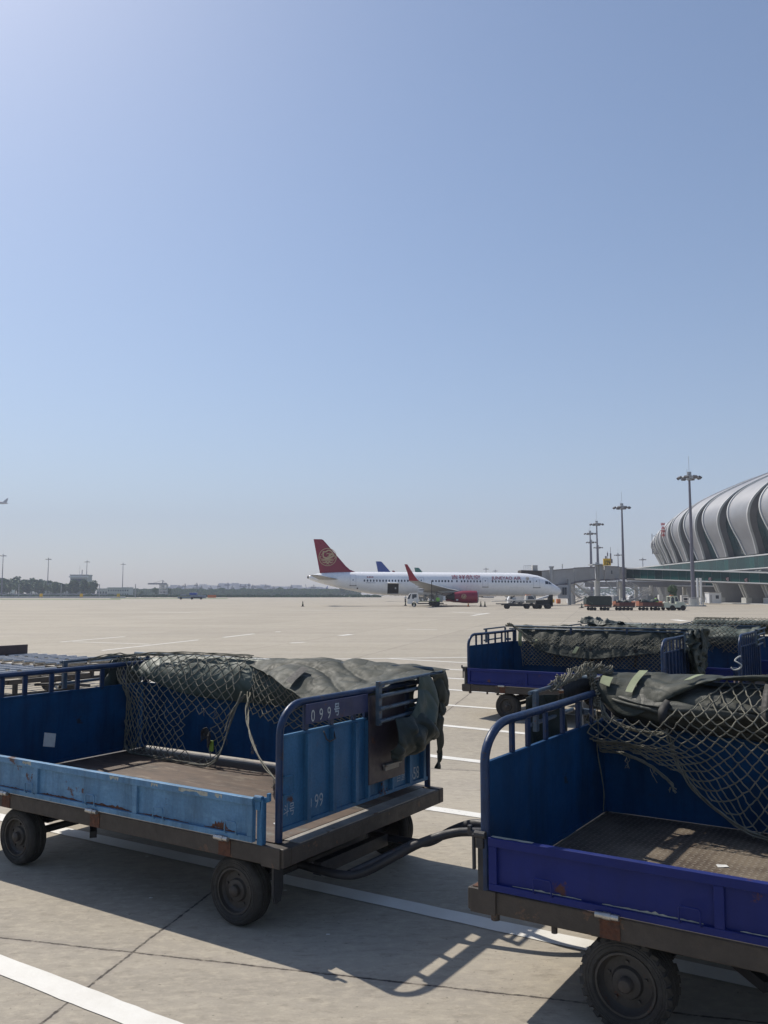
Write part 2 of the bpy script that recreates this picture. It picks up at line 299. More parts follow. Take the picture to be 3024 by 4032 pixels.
def deck_ply():
    m = bpy.data.materials.new('stained_deck'); m.use_nodes = True; nt = m.node_tree; N = nt.nodes; Lk = nt.links
    b = N['Principled BSDF']; tc = N.new('ShaderNodeTexCoord')
    def ns(sc, st, d=7, seed=0):
        mp = N.new('ShaderNodeMapping'); mp.inputs['Scale'].default_value = st; mp.inputs['Location'].default_value = (seed, seed, 0); Lk.new(tc.outputs['Object'], mp.inputs[0])
        n = N.new('ShaderNodeTexNoise'); n.inputs['Scale'].default_value = sc; n.inputs['Detail'].default_value = d; n.inputs['Roughness'].default_value = .68; Lk.new(mp.outputs[0], n.inputs['Vector']); return n.outputs['Fac']
    def rg(s, a, bb, lo=0., hi=1.):
        r = N.new('ShaderNodeMapRange'); r.inputs[1].default_value = a; r.inputs[2].default_value = bb; r.inputs[3].default_value = lo; r.inputs[4].default_value = hi
        Lk.new(s, r.inputs[0]); return r.outputs[0]
    def mix(f, A, B):
        x = N.new('ShaderNodeMix'); x.data_type = 'RGBA'; Lk.new(f, x.inputs[0])
        for k, v in ((6, A), (7, B)):
            if isinstance(v, tuple): x.inputs[k].default_value = (*v, 1)
            else: Lk.new(v, x.inputs[k])
        return x.outputs[2]
    c = mix(rg(ns(2, (1, 2.5, 1)), .35, .65), (.050, .032, .023), (.125, .082, .056))
    c = mix(rg(ns(5, (.6, 3, 1), 7, 4), .55, .68, 0, .8), c, (.22, .185, .14))
    c = mix(rg(ns(2.2, (1, 1, 1), 6, 8), .58, .68, 0, .6), c, (.16, .19, .18))
    c = mix(rg(ns(3.5, (1, 1.5, 1), 8, 12), .54, .66, 0, .85), c, (.04, .028, .024))
    Lk.new(c, b.inputs['Base Color']); b.inputs['Roughness'].default_value = .6
    bp = N.new('ShaderNodeBump'); bp.inputs['Strength'].default_value = .5; bp.inputs['Distance'].default_value = .004; Lk.new(ns(25, (1, 1, 1)), bp.inputs['Height']); Lk.new(bp.outputs[0], b.inputs['Normal'])
    return m
M['ground'] = concrete_ground(); M['line'] = line_paint('worn_white_line', .60); M['line_thick'] = line_paint('thick_white_line', .66)
M['checker'] = checker_plate(); M['deck'] = deck_ply(); M['gglass'] = green_glass()
M['roof_metal'] = ribbed('standing_seam', (.28, .285, .30), .05, 'uv', .8, .5, .3)
M['corr'] = ribbed('corrugated_panel', (.42, .43, .45), .25, 'x', .4, .5, .1)

# ------------------------------------------------------------------ mesh helpers
class MB:
    def __init__(s): s.v = []; s.f = []; s.uv = []
    def quadbox(s, P):
        n = len(s.v); s.v += [tuple(p) for p in P]
        for f in ((0, 3, 2, 1), (4, 5, 6, 7), (0, 1, 5, 4), (1, 2, 6, 5), (2, 3, 7, 6), (3, 0, 4, 7)): s.f.append(tuple(n + i for i in f))
        return s
    def box(s, x0, x1, y0, y1, z0, z1, mtx=None):
        P = [Vector(p) for p in ((x0, y0, z0), (x1, y0, z0), (x1, y1, z0), (x0, y1, z0), (x0, y0, z1), (x1, y0, z1), (x1, y1, z1), (x0, y1, z1))]
        if mtx: P = [mtx @ p for p in P]
        return s.quadbox(P)
    def bar(s, a, b, w, h=None, up=(0, 0, 1)):
        a, b = Vector(a), Vector(b); h = h or w; d = (b - a).normalized(); u = Vector(up)
        if abs(d.dot(u)) > .98: u = Vector((0, 1, 0))
        x = d.cross(u).normalized() * (w / 2); y = x.cross(d).normalized() * (h / 2)
        return s.quadbox([a - x - y, a + x - y, b + x - y, b - x - y, a - x + y, a + x + y, b + x + y, b - x + y])
    def tube(s, pts, r, n=8, cap=True, closed=False):
        pts = [Vector(p) for p in pts]; m = len(pts)
        if m < 2: return s
        rr = r if isinstance(r, (list, tuple)) else [r] * m
        base = len(s.v); prev = None
        for i, p in enumerate(pts):
            if closed: t = pts[(i + 1) % m] - pts[i - 1]
            else: t = pts[min(i + 1, m - 1)] - pts[max(i - 1, 0)]
            if t.length < 1e-9: t = Vector((0, 0, 1))
            t.normalize()
            if prev is None:
                a = Vector((0, 0, 1)) if abs(t.z) < .9 else Vector((1, 0, 0)); x = t.cross(a).normalized()
            else:
                x = prev - t * prev.dot(t)
                if x.length < 1e-6: x = t.orthogonal()
                x.normalize()
            prev = x; y = t.cross(x)
            for k in range(n):
                an = 2 * math.pi * k / n; s.v.append(tuple(p + (x * math.cos(an) + y * math.sin(an)) * rr[i]))
        for i in range(m if closed else m - 1):
            j = (i + 1) % m
            for k in range(n):
                l = (k + 1) % n; s.f.append((base + i * n + k, base + i * n + l, base + j * n + l, base + j * n + k))
        if cap and not closed:
            s.f.append(tuple(base + k for k in range(n))[::-1]); s.f.append(tuple(base + (m - 1) * n + k for k in range(n)))
        return s
    def cyl(s, a, b, r0, r1=None, n=12): return s.tube([a, b], [r0, r0 if r1 is None else r1], n)
    def lathe(s, prof, mtx, n=32):
        """prof: (axial, radius) pairs, axis = local z of mtx"""
        base = len(s.v); m = len(prof)
        for k in range(n):
            an = 2 * math.pi * k / n
            for (a, r) in prof: s.v.append(tuple(mtx @ Vector((r * math.cos(an), r * math.sin(an), a))))
        for k in range(n):
            l = (k + 1) % n
            for i in range(m - 1): s.f.append((base + k * m + i, base + l * m + i, base + l * m + i + 1, base + k * m + i + 1))
        return s
    def prism(s, poly, fn, d0, d1):
        """poly 2-D, fn(a,b,depth)->3-D"""
        n = len(poly); b = len(s.v)
        for d in (d0, d1): s.v += [tuple(fn(p[0], p[1], d)) for p in poly]
        s.f.append(tuple(b + i for i in range(n))[::-1]); s.f.append(tuple(b + n + i for i in range(n)))
        for i in range(n): j = (i + 1) % n; s.f.append((b + i, b + j, b + n + j, b + n + i))
        return s
    def grid(s, fn, nu, nv):
        b = len(s.v)
        for i in range(nu + 1):
            for j in range(nv + 1): s.v.append(tuple(fn(i / nu, j / nv)))
        for i in range(nu):
            for j in range(nv):
                a = b + i * (nv + 1) + j; s.f.append((a, a + nv + 1, a + nv + 2, a + 1))
        return s
    def quad(s, *P):
        n = len(s.v); s.v += [tuple(p) for p in P]; s.f.append(tuple(range(n, n + len(P)))); return s
    def build(s, name, m, parent=None, smooth=False, bevel=0, label=None, cat=None, group=None, kind=None, loc=None, autosmooth=None, solid=0):
        me = bpy.data.meshes.new(name); me.from_pydata(s.v, [], s.f); me.update()
        me.materials.append(m)
        if s.uv:
            ul = me.uv_layers.new(name='UVMap')
            for l in me.loops: ul.data[l.index].uv = s.uv[l.vertex_index]
        if smooth:
            me.polygons.foreach_set('use_smooth', [True] * len(me.polygons))
            if autosmooth:
                me.set_sharp_from_angle(angle=R(autosmooth))
        o = bpy.data.objects.new(name, me); C.objects.link(o)
        if parent: o.parent = parent
        if loc: o.location = loc
        if solid:
            q = o.modifiers.new('solid', 'SOLIDIFY'); q.thickness = solid; q.offset = 0
        if bevel:
            q = o.modifiers.new('bevel', 'BEVEL'); q.width = bevel; q.segments = 2; q.limit_method = 'ANGLE'; q.angle_limit = R(40)
        tag(o, label, cat, group, kind); return o
def tag(o, label=None, cat=None, group=None, kind=None):
    for k, v in (('label', label), ('category', cat), ('group', group), ('kind', kind)):
        if v: o[k] = v
    return o
def empty(name, loc, rz=0, label=None, cat=None, group=None):
    o = bpy.data.objects.new(name, None); C.objects.link(o); o.location = loc; o.rotation_euler = (0, 0, rz); o.empty_display_size = .3
    return tag(o, label, cat, group)
def copy_tree(o, parent=None):
    c = o.copy(); C.objects.link(c); c.parent = parent
    for ch in [x for x in KIDS(o)]: copy_tree(ch, c)
    return c
def KIDS(o): return [x for x in C.objects if x.parent == o]
def text_mesh(body, size, fn, mt, name, parent, extrude=.0, spacing=1.0, strips=0, align='LEFT', xs=1.0, bold=0.0, label=None):
    cu = bpy.data.curves.new('t', 'FONT'); cu.body = body; cu.size = size; cu.space_character = spacing; cu.align_x = align; cu.offset = bold
    cu.resolution_u = 3
    o = bpy.data.objects.new('t', cu); C.objects.link(o)
    me = bpy.data.meshes.new_from_object(o.evaluated_get(bpy.context.evaluated_depsgraph_get()))
    bpy.data.objects.remove(o); bpy.data.curves.remove(cu)
    if strips:
        import bmesh
        bm = bmesh.new(); bm.from_mesh(me)
        for k in range(-1, strips + 2):
            bmesh.ops.bisect_plane(bm, geom=bm.verts[:] + bm.edges[:] + bm.faces[:], plane_co=(0, size * k / strips, 0), plane_no=(0, 1, 0))
        bm.to_mesh(me); bm.free()
    for v in me.vertices: v.co = fn(v.co.x * xs, v.co.y)
    me.name = name; me.materials.clear(); me.materials.append(mt)
    o = bpy.data.objects.new(name, me); C.objects.link(o); o.parent = parent
    if label: o['label'] = label
    return o
def fbm(p, o=4): return noise.fractal(p, 1.0, 2.0, o)

# ------------------------------------------------------------------ ground and markings
MB().quad((-9000, -600, 0), (9000, -600, 0), (9000, 12000, 0), (-9000, 12000, 0)).build('ground', M['ground'], kind='structure')
def strip(name, a, b, w0, w1=None, m=None, z=.004, label=None, grp=None):
    a, b = Vector(a[:2]), Vector(b[:2]); d = (b - a).normalized(); n = Vector((-d.y, d.x)); w1 = w1 or w0
    L_ = (b - a).length; k = max(2, min(60, int(L_ / .08))) if L_ < 12 else 90; mb = MB(); rr = random.Random(int(abs(a.x * 91 + a.y * 37)))
    top = []; bot = []
    for i in range(k + 1):
        t = i / k; p = a.lerp(b, t); w = (w0 + (w1 - w0) * t) / 2; j = .05 * w
        top.append((*(p + n * (w + rr.uniform(-j, j))), z)); bot.append((*(p - n * (w + rr.uniform(-j, j))), z))
    base = 0; mb.v = top + bot
    for i in range(k): mb.f.append((i + k + 1, i + k + 2, i + 1, i))
    o = mb.build(name, m or M['line'], kind='structure'); return o
def ext(p, q, a, b):   # extend the line p->q: start a metres before p, end b metres past q
    p, q = Vector(p), Vector(q); d = (q - p).normalized(); return p - d * a, q + d * b
bays = [  # measured centre points of the painted bay lines (left, right, width)
    ((-2.3, 5.01), (-1.1, 4.23), .155, 1.0, 3.2, 'line_thick'),
    ((-2.53, 7.39), (.6, 5.467), .16, 2.5, 5.2, 'line_thick'),
    ((.49, 8.246), (.89, 8.0), .15, 6.0, 5.5, 'line'),
    ((.67, 10.85), (1.16, 10.53), .16, 6.5, 6, 'line'),
    ((.85, 13.435), (1.51, 12.98), .155, 7, 6, 'line'),
    ((1.0, 15.911), (1.892, 15.362), .15, 8, 7, 'line'),
    ((1.27, 18.43), (1.75, 18.1), .15, 8, 8, 'line'),
    ((1.39, 20.95), (1.96, 20.54), .15, 8, 9, 'line'),
    ((1.30, 23.6), (2.08, 23.02), .15, 5.0, 9, 'line'),
    ((.2, 27.10), (2.45, 25.41), .15, 0.1, 10, 'line')]
for p, q, w, a, b, mm in bays:
    A, B = ext(p, q, a, b); strip('painted_line', A, B, w, m=M[mm])
strip('painted_line', (-16, 24.6), (9, 28.6), .16, z=.005)
# faint markings further out
for (x0, y0, x1, y1, w) in [(395, 2616, 640, 2628, .12), (240, 2528, 490, 2507, .18), (285, 2527, 590, 2537, .16), (400, 2562, 780, 2520, .16), (880, 2510, 1000, 2496, .2),
                            (1340, 2503, 1383, 2498, .35), (1145, 2532, 1200, 2529, .25), (2652, 2440, 2700, 2446, .7), (585, 2410, 750, 2412, .5), (1140, 2405, 1560, 2401, .5),
                            (1780, 2410, 1900, 2416, .45), (1860, 2424, 1925, 2414, .4), (1600, 2478, 1720, 2480, .25), (1085, 2488, 1105, 2488, .35), (2100, 2454, 2330, 2451, .25)]:
    strip('painted_line', gnd(x0, y0), gnd(x1, y1), w, z=.006)

# ------------------------------------------------------------------ baggage carts
ANG = R(-32.7)
UU = Vector((math.cos(ANG), math.sin(ANG))); VV = Vector((-UU.y, UU.x))
CL, CW = 3.38, 1.92
def arc_post(x, y0=.1, z0=.53, zr=1.33, zb=1.15, yb=.30, yend=CW - .04, n=8):
    P = [(x, y0, z0), (x, y0, zb)]
    for i in range(1, n + 1):
        a = math.pi / 2 * i / n; P.append((x, y0 + (yb - y0) * (1 - math.cos(a)), zb + (zr - zb) * math.sin(a)))
    P += [(x, .9, zr), (x, yend - .02, zr + .01), (x, yend, zr - .03), (x, yend, z0)]
    return P
def wheel(root, cx, cy, r=.205, w=.13, lug=False, face=-1):
    """wheel with its axle along y; face=-1: outer side looks to -y"""
    mt = Matrix.Translation((cx, cy, r)) @ Matrix.Rotation(R(90), 4, 'X') @ Matrix.Diagonal((1, 1, -face if face else 1, 1))
    wh = empty('wheel', (0, 0, 0)); wh.parent = root
    h = w / 2; ri = r * .66
    t = MB().lathe([(-h * .8, ri), (-h, ri + .012), (-h, r * .90), (-h * .86, r * .955), (-h * .62, r), (-h * .45, r), (-h * .42, r - .008), (-h * .34, r - .008), (-h * .3, r), (-.01, r), (0, r - .008), (.01, r), (h * .3, r), (h * .34, r - .008), (h * .42, r - .008), (h * .45, r), (h * .62, r), (h * .86, r * .955), (h, r * .90), (h, ri + .012), (h * .8, ri)], mt, 40)
    for q in (-1, 1):
        for rr_ in (.80, .86): t.lathe([(q * h, r * rr_ - .003), (q * (h + .003), r * rr_), (q * h, r * rr_ + .003)], mt, 40)
    if lug:
        for k in range(26):
            a = 2 * math.pi * k / 26; mm = mt @ Matrix.Rotation(a, 4, 'Z') @ Matrix.Translation((r - .013, 0, 0))
            for q in (-1, 1): t.box(-.012, .011, -.017, .017, min(q * h * 1.02, q * .008), max(q * h * 1.02, q * .008), mm @ Matrix.Rotation(q * .35, 4, 'X'))
    t.build('tyre', M['rubber'], wh, smooth=True, autosmooth=35)
    d = MB().lathe([(h * .80, ri + .006), (h * .93, ri), (h * .93, ri * .93), (h * .55, ri * .90), (h * .35, ri * .80), (h * .40, ri * .52), (h * .62, ri * .46), (h * .66, ri * .36), (h * .66, 0)], mt, 36)
    d.lathe([(-h * .80, ri + .006), (-h * .93, ri), (-h * .93, ri * .93), (-h * .55, ri * .90), (-h * .3, ri * .5), (-h * .3, 0)], mt, 24)
    for k in range(5):
        a = 2 * math.pi * k / 5 + .3; c = mt @ Vector((ri * .64 * math.cos(a), ri * .64 * math.sin(a), h * .36)); e = mt @ Vector((ri * .64 * math.cos(a), ri * .64 * math.sin(a), h * .50)); d.cyl(c, e, .009, n=6)
    d.build('rim', M['rim'], wh, smooth=True, autosmooth=35)
    hb = MB().lathe([(h * .6, .036), (h * 1.0, .034), (h * 1.12, .026), (h * 1.16, 0)], mt, 18)
    hb.build('hub_cap', M['steel_brown'], wh, smooth=True, autosmooth=40)
    return wh

def make_cart(origin, label, group, flapmat, frontmat, deckmat, detail=2, ang=ANG, front_style='ribs', flap=(.12, 3.16), lug=False, near_y=.10, divs=(1.10, 2.14), gap=False):
    root = empty('baggage_cart', (origin[0], origin[1], 0), ang, label, 'baggage cart', group)
    # chassis
    f = MB(); f.box(0, CL, 0, .07, .42, .528).box(0, CL, CW - .07, CW, .42, .528)
    f.box(0, .13, .071, CW - .071, .42, .525).box(CL - .13, CL, .071, CW - .071, .42, .525)
    for x in (.8, 1.6, 2.4): f.box(x, x + .06, .071, CW - .071, .43, .50)
    f.build('chassis', M['steel_brown'], root, bevel=.008)
    if detail > 1:
        g = MB()
        for x in (.02, CL - .16): MB().box(x, x + .14, -.012, .0, .415, .532).build('corner_plate', M['steel_brown'], root, bevel=.004)
        for x, r_ in ((.14, .022), (.45, .015)): MB().cyl((x, .03, .385), (x, .03, .425), r_).build('bolt', M['steel_brown'], root)
    MB().box(.131, CL - .131, .072, CW - .072, .505, .533).build('deck', deckmat, root)
    # near drop side: sheet in a frame of rails
    x0, x1 = flap; dz0, dz1 = .540, .795
    f = MB(); f.box(x0 + .03, x1 - .03, -.004, .003, dz0 + .02, dz1 - .01)
    f.box(x0, x1, -.028, .012, dz1 - .042, dz1).box(x0, x1, -.024, .010, dz0, dz0 + .034)
    for xd in [x0 + .022, x1 - .022] + list(divs): f.box(xd - .022, xd + .022, -.024, -.0035, dz0 + .034, dz1 - .042)
    f.box(x0, x0 + .02, -.0038, .010, dz0 + .034, dz1 - .042).box(x1 - .02, x1, -.0038, .010, dz0 + .034, dz1 - .042)
    fl = f.build('drop_side', flapmat, root, bevel=.003)
    hxs = [.73, 1.73, 2.92]
    hp = [1.05, 1.72, 2.38, 3.0] if not lug else [.42, 1.10, 1.75, 2.42]
    for x in hp:
        MB().tube([(x - .045, -.024, dz0 + .03), (x - .045, -.040, dz0 + .04), (x - .045, -.040, dz0 + .095), (x - .038, -.040, dz0 + .105), (x + .038, -.040, dz0 + .105), (x + .045, -.040, dz0 + .095), (x + .045, -.040, dz0 + .04), (x + .045, -.024, dz0 + .03)], .0045, 6).build('handle', flapmat, fl, smooth=True)
    for x in hxs:
        h_ = MB().cyl((x - .055, -.030, .535), (x + .055, -.030, .535), .0145, n=10).cyl((x - .018, -.030, .535), (x + .018, -.030, .535), .0175, n=10)
        h_.build('hinge', M['steel_bright'], fl, smooth=True, autosmooth=40)
        MB().box(x - .045, x + .05, -.0045, -.001, .425, .520).build('hinge_plate', M['rust'], root)
    # latch posts at both ends of the drop side
    for x, q in ((x0 - .045, -1), (x1 + .045, 1)):
        g = MB().box(x - .02, x + .02, -.012, .028, .53, .80).box(x - q * .0 - .02, x + .02, -.032, -.013, .735, .81).cyl((x - .03, -.02, .80), (x + .03, -.02, .80), .018)
        g.bar((x + q * .035, -.022, .80), (x + q * .03, -.03, .63), .014, .02)
        g.bar((x + q * .035, -.005, .79), (x + q * .065, -.005, .80), .02, .03).bar((x + q * .065, -.005, .79), (x + q * .065, -.005, .835), .02, .022)
        g.build('latch_post', M['steel_dark'] if q < 0 else frontmat, root, bevel=.003)
    # end panels
    for side, x in (('rear', .10), ('front', CL - .12)):
        zb_ = .58 if gap and side == 'front' else .5345
        pn = MB().box(x - .003, x + .003, near_y + .02, CW - .05 if gap else CW - .068, zb_, 1.135).box(x - .012, x + .012, near_y + .02, CW - .05, 1.135, 1.152).box(x - .014, x + .014, near_y + .02, CW - .05, zb_ + .004, zb_ + .03)
        if side == 'front':
            for y in ((.35, .62, .875, 1.02, 1.20, 1.33, 1.58, 1.78) if front_style == 'ribs' else [.3 + .2 * k for k in range(8)]):
                w = .018 if y < 1.0 or y > 1.5 else .010
                pn.box(x + .0035, x + .036, y - w, y + w, zb_ + .031, 1.134)
        pp = pn.build('end_panel', M['blue_inner'] if side == 'rear' else frontmat, root, bevel=.002)
        MB().tube(arc_post(x, near_y), .0235, 12).build('rail', M['blue_tube'], pp, smooth=True, autosmooth=60)
        ys = (.345, .56, .82, 1.09, 1.36, 1.62) if side == 'rear' else ((.35, .62, .875, 1.02, 1.30, 1.58) if front_style == 'ribs' else [.3 + .2 * k for k in range(8)])
        for y in ys:
            zt_ = 1.315
            MB().box(x - .010, x + .010, y - .021, y + .021, 1.153, zt_).build('rail_bar', M['blue_tube'], pp, bevel=.003)
        if side == 'front':
            MB().tube([(x + .004, .125, .80), (x + .03, .13, .80), (x + .03, .20, .80), (x + .03, .205, .81), (x + .03, .205, .90), (x + .03, .20, .91), (x + .03, .13, .91), (x + .004, .125, .91)], .005, 6).build('handle', frontmat, pp, smooth=True)
    # back side
    yb = CW - .075
    bk = MB().box(.14 if gap else .105, CL - .16 if gap else CL - .125, yb, yb + .006, .56 if gap else .5345, 1.135).box(.14, CL - .16, yb - .010, yb + .020, 1.135, 1.152)
    for k in range(5): bk.box(.9 + .5 * k - .02, .9 + .5 * k + .02, yb + .0065, yb + .03, .56, 1.134)
    b_ = bk.build('back_panel', M['blue_inner'], root, bevel=.002)
    MB().tube([(-.07, yb + .05, 1.42), (CL - .08, yb + .05, 1.42)], .016, 8).tube([(.02, yb + .02, 1.375), (CL - .05, yb + .02, 1.375)], .014, 8).build('top_rail', M['rack_steel'], b_, smooth=True)
    for x in (.14, 1.2, 2.2, CL - .16): MB().box(x - .015, x + .015, yb + .008, yb + .036, 1.153, 1.405).build('rail_post', M['blue_tube'], b_)
    # tarpaulin racks behind each end panel
    for sgn, x in ((-1, -.07), (1, CL - .03)):
        y0 = 1.08 if sgn < 0 else 1.055
        rk = MB()
        rk.box(x - .014, x + .014, y0 - .02, y0 + .022, 1.10 if sgn > 0 else 1.15, 1.40)
        for k, z in enumerate((1.385, 1.30, 1.215, 1.13) if sgn > 0 else (1.385, 1.19)):
            rk.tube([(x + sgn * .026, y0 - .03, z), (x + sgn * .026, CW - .01 - .12 * k, z + .015)], .0145, 8)
        rk.box(x - .015, x + .012, CW - .05, CW - .02, 1.05, 1.395)
        rk.box(min(x, x - sgn * .1), max(x, x - sgn * .1), CW - .03, CW - .005, 1.16, 1.20)
        rk.build('tarpaulin_rack', M['rack_steel'], root, bevel=.002)
    # running gear
    for x in (.78, CL - .43):
        a = MB().cyl((x, .13, .205), (x, CW - .13, .205), .028)
        a.box(x - .05, x + .05, .16, .22, .235, .415).box(x - .05, x + .05, CW - .22, CW - .16, .235, .415)
        a.bar((x, .3, .30), (x, CW - .3, .30), .08, .08)
        for y in (.25, CW - .25):
            for k in range(4): a.bar((x - .26 + .04 * k, y, .36 - .022 * k), (x + .26 - .04 * k, y, .36 - .022 * k), .05, .012)
            a.bar((x - .26, y, .36), (x - .22, y, .42), .03, .03).bar((x + .26, y, .36), (x + .22, y, .42), .03, .03)
        a.build('axle', M['steel_dark'], root, bevel=.003)
        r_ = .215 if lug else .205
        for y, fc in ((.075 + .045, -1), (CW - .12, 1)): wheel(root, x, y, r_, .135 if not lug else .16, lug, fc)
    if detail > 1:
        MB().box(.3, 1.5, .62, .70, .34, .42).box(.3, 1.5, CW - .70, CW - .62, .34, .42).bar((.9, .66, .35), (1.35, .3, .25), .05, .05).build('brace', M['steel_dark'], root)
        MB().prism([(.10, .41), (.19, .41), (.19, .24), (.17, .17), (.12, .16), (.10, .22)], lambda a, b, d: (CL - .17 + d, a, b), 0, .015).build('mudguard', M['steel_dark'], root)
    # drawbar
    x = CL - .43; yc = CW / 2
    d = MB().cyl((x, yc, .33), (x, yc, .42), .30, n=28)
    o_ = CL - 3.38
    LEGS = ([(3.05, .57, .25), (3.38, .555, .245), (3.53, .60, .27), (3.72, .66, .38), (3.88, .71, .475), (4.08, .78, .55), (4.26, .84, .565), (4.42, yc - .03, .56)],
            [(3.05, 1.40, .25), (3.40, 1.40, .25), (3.55, 1.33, .28), (3.70, 1.22, .35), (3.88, 1.10, .46), (4.08, 1.03, .55), (4.26, .99, .565), (4.42, yc + .03, .56)])
    for P in LEGS:
        Q = []
        for i in range(len(P) - 1):
            for k in range(5):
                t = k / 5; p0 = Vector(P[max(0, i - 1)]); p1 = Vector(P[i]); p2 = Vector(P[i + 1]); p3 = Vector(P[min(len(P) - 1, i + 2)])
                Q.append(.5 * ((2 * p1) + (p2 - p0) * t + (2 * p0 - 5 * p1 + 4 * p2 - p3) * t * t + (3 * p1 - p0 - 3 * p2 + p3) * t ** 3))
        Q.append(Vector(P[-1])); d.tube(Q, .027, 12)
    d.tube([(3.44, .58, .255), (3.44, 1.40, .255)], .024, 10).bar((x + .25, yc - .4, .25), (x + .25, yc + .4, .25), .06, .08)
    d.lathe([(-.012, .045), (-.012, .02), (.012, .02), (.012, .045), (-.012, .045)], Matrix.Translation((x + 1.49, yc, .56)), 16)
    d.build('drawbar', M['steel_dark'], root, smooth=True, autosmooth=40)
    h_ = MB().box(-.11, 0, yc - .05, yc + .05, .50, .515).box(-.11, 0, yc - .05, yc + .05, .545 + .04, .60).box(-.02, 0, yc - .06, yc + .06, .44, .61).cyl((-.07, yc, .47), (-.07, yc, .64), .012)
    h_.build('hitch', M['steel_dark'], root)
    return root

O1 = Vector((-3.425, 6.953)); O2 = Vector((.422, 4.504)); O3 = Vector((1.282, 14.372))
GRP = 'blue baggage carts waiting in the bays'
cart1 = make_cart(O1, 'light blue baggage cart marked 099 with a flat brown deck, nearest on the left', GRP, M['blue_light'], M['blue_front'], M['deck'], gap=True)
cart2 = make_cart(O2, 'navy blue baggage cart with a checker plate deck, nearest on the right', GRP, M['blue_royal'], M['blue_front'], M['checker'], lug=True, near_y=.0 + .01, divs=(1.22, 2.2), flap=(.13, 3.16))
cart3 = make_cart(O3, 'blue baggage cart under a sagging grey tarpaulin, first one behind the near right cart', GRP, M['blue_royal'], M['blue_tube'], M['deck'], front_style='x', divs=(1.15, 2.2), near_y=.06)
O4 = O3 + UU * .66 + VV * 2.2
cart4 = make_cart(O4, 'blue baggage cart half hidden behind the tarpaulin covered cart, torn net on its far side', GRP, M['blue_royal'], M['blue_tube'], M['deck'], front_style='x', near_y=.06)
O5 = O3 + UU * 2.3 + VV * 4.4
cart5 = make_cart(O5, 'farthest of the blue baggage carts, its green roll of canvas just showing above the others', GRP, M['blue_royal'], M['blue_tube'], M['deck'], front_style='x', detail=1, near_y=.06)

def W3(origin, u, v, z, ang=ANG):
    return Vector((origin[0] + math.cos(ang) * u - math.sin(ang) * v, origin[1] + math.sin(ang) * u + math.cos(ang) * v, z))
# --- cart 099: number board, lettering, document board, sticker
xf = CL - .12
sb = MB().box(xf + .037, xf + .045, .30, .99, 1.196, 1.318).build('number_board', M['sign_blue'], cart1, bevel=.002)
def pl(x, y0, z0): return lambda a, b: Vector((x, y0 + a, z0 + b))
text_mesh('0', .105, lambda a, b: Vector((xf + .047, .345 + a, 1.207 + b)), M['stencil'], 'numeral', sb, xs=.8)
text_mesh('9', .105, lambda a, b: Vector((xf + .047, .430 + a, 1.207 + b)), M['stencil'], 'numeral', sb, xs=.8)
text_mesh('9', .105, lambda a, b: Vector((xf + .047, .515 + a, 1.207 + b)), M['stencil'], 'numeral', sb, xs=.8)
text_mesh('号', .088, lambda a, b: Vector((xf + .047, .590 + a, 1.222 + b)), M['stencil_worn'], 'numeral', sb, xs=.72, bold=.002)
text_mesh('斗号', .082, lambda a, b: Vector((xf + .005, .135 + a, .672 + b)), M['stencil_worn'], 'stencil_lettering', cart1, xs=.66)
text_mesh('0', .12, lambda a, b: Vector((xf + .005, .374 + a, .658 + b)), M['stencil_worn'], 'stencil_lettering', cart1, xs=.7)
text_mesh('99', .12, lambda a, b: Vector((xf + .005, .442 + a, .658 + b)), M['stencil_worn'], 'stencil_lettering', cart1, xs=.78)
text_mesh('自重', .085, lambda a, b: Vector((xf + .005, 1.42 + a, .648 + b)), M['stencil_worn'], 'stencil_lettering', cart1, xs=.75)
text_mesh('658', .125, lambda a, b: Vector((xf + .005, 1.612 + a, .622 + b)), M['stencil_worn'], 'stencil_lettering', cart1, xs=.72)
db = MB().box(xf + .037, xf + .047, 1.0, 1.47, .70, 1.30).build('document_board', M['board'], cart1, bevel=.004)
MB().box(xf + .048, xf + .066, 1.18, 1.36, .770, .800).box(xf + .048, xf + .080, 1.17, 1.37, .800, .812).build('document_slot', M['steel_worn'], db)
MB().tube([(xf + .03, .50, 1.13), (xf + .05, .505, 1.08), (xf + .05, .54, 1.06), (xf + .05, .60, 1.07), (xf + .03, .61, 1.12)], .005, 6).build('wire_loop', M['steel_dark'], cart1, smooth=True)
st = MB().quad((.104, .755, .70), (.104, .872, .675), (.104, .882, .79), (.104, .765, .815)).build('inspection_sticker', M['paper'], cart1)
MB().box(CL - .127, CL - .006, .16, 1.80, .5255, .531).build('ledge_plate', M['steel_worn'], cart1)
for (xa, xb) in ((.95, 1.05), (1.9, 1.99), (2.3, 2.36), (2.55, 2.80), (2.86, 2.92)):
    mb = MB(); rr = random.Random(int(xa * 100)); n = 9; P = []
    for k in range(n): P.append((xa + (xb - xa) * k / (n - 1), -.0285, .792 - rr.uniform(0, .006)))
    for k in range(n - 1, -1, -1): P.append((xa + (xb - xa) * k / (n - 1), -.0285, .772 + rr.uniform(-.010, .010)))
    mb.f.append(tuple(range(len(P)))); mb.v = P; mb.build('paint_chip', M['chip'], cart1)
for (xa, xb) in ((.14, .36), (1.45, 1.52)):
    mb = MB(); rr = random.Random(int(xa * 100)); n = 9
    P = [(xa + (xb - xa) * k / (n - 1), -.010 - rr.uniform(0, .012), .7965) for k in range(n)] + [(xa + (xb - xa) * k / (n - 1), .010, .7965) for k in range(n - 1, -1, -1)]
    mb.v = P; mb.f.append(tuple(range(len(P)))); mb.build('paint_chip', M['chip'], cart2)
rr = random.Random(3)
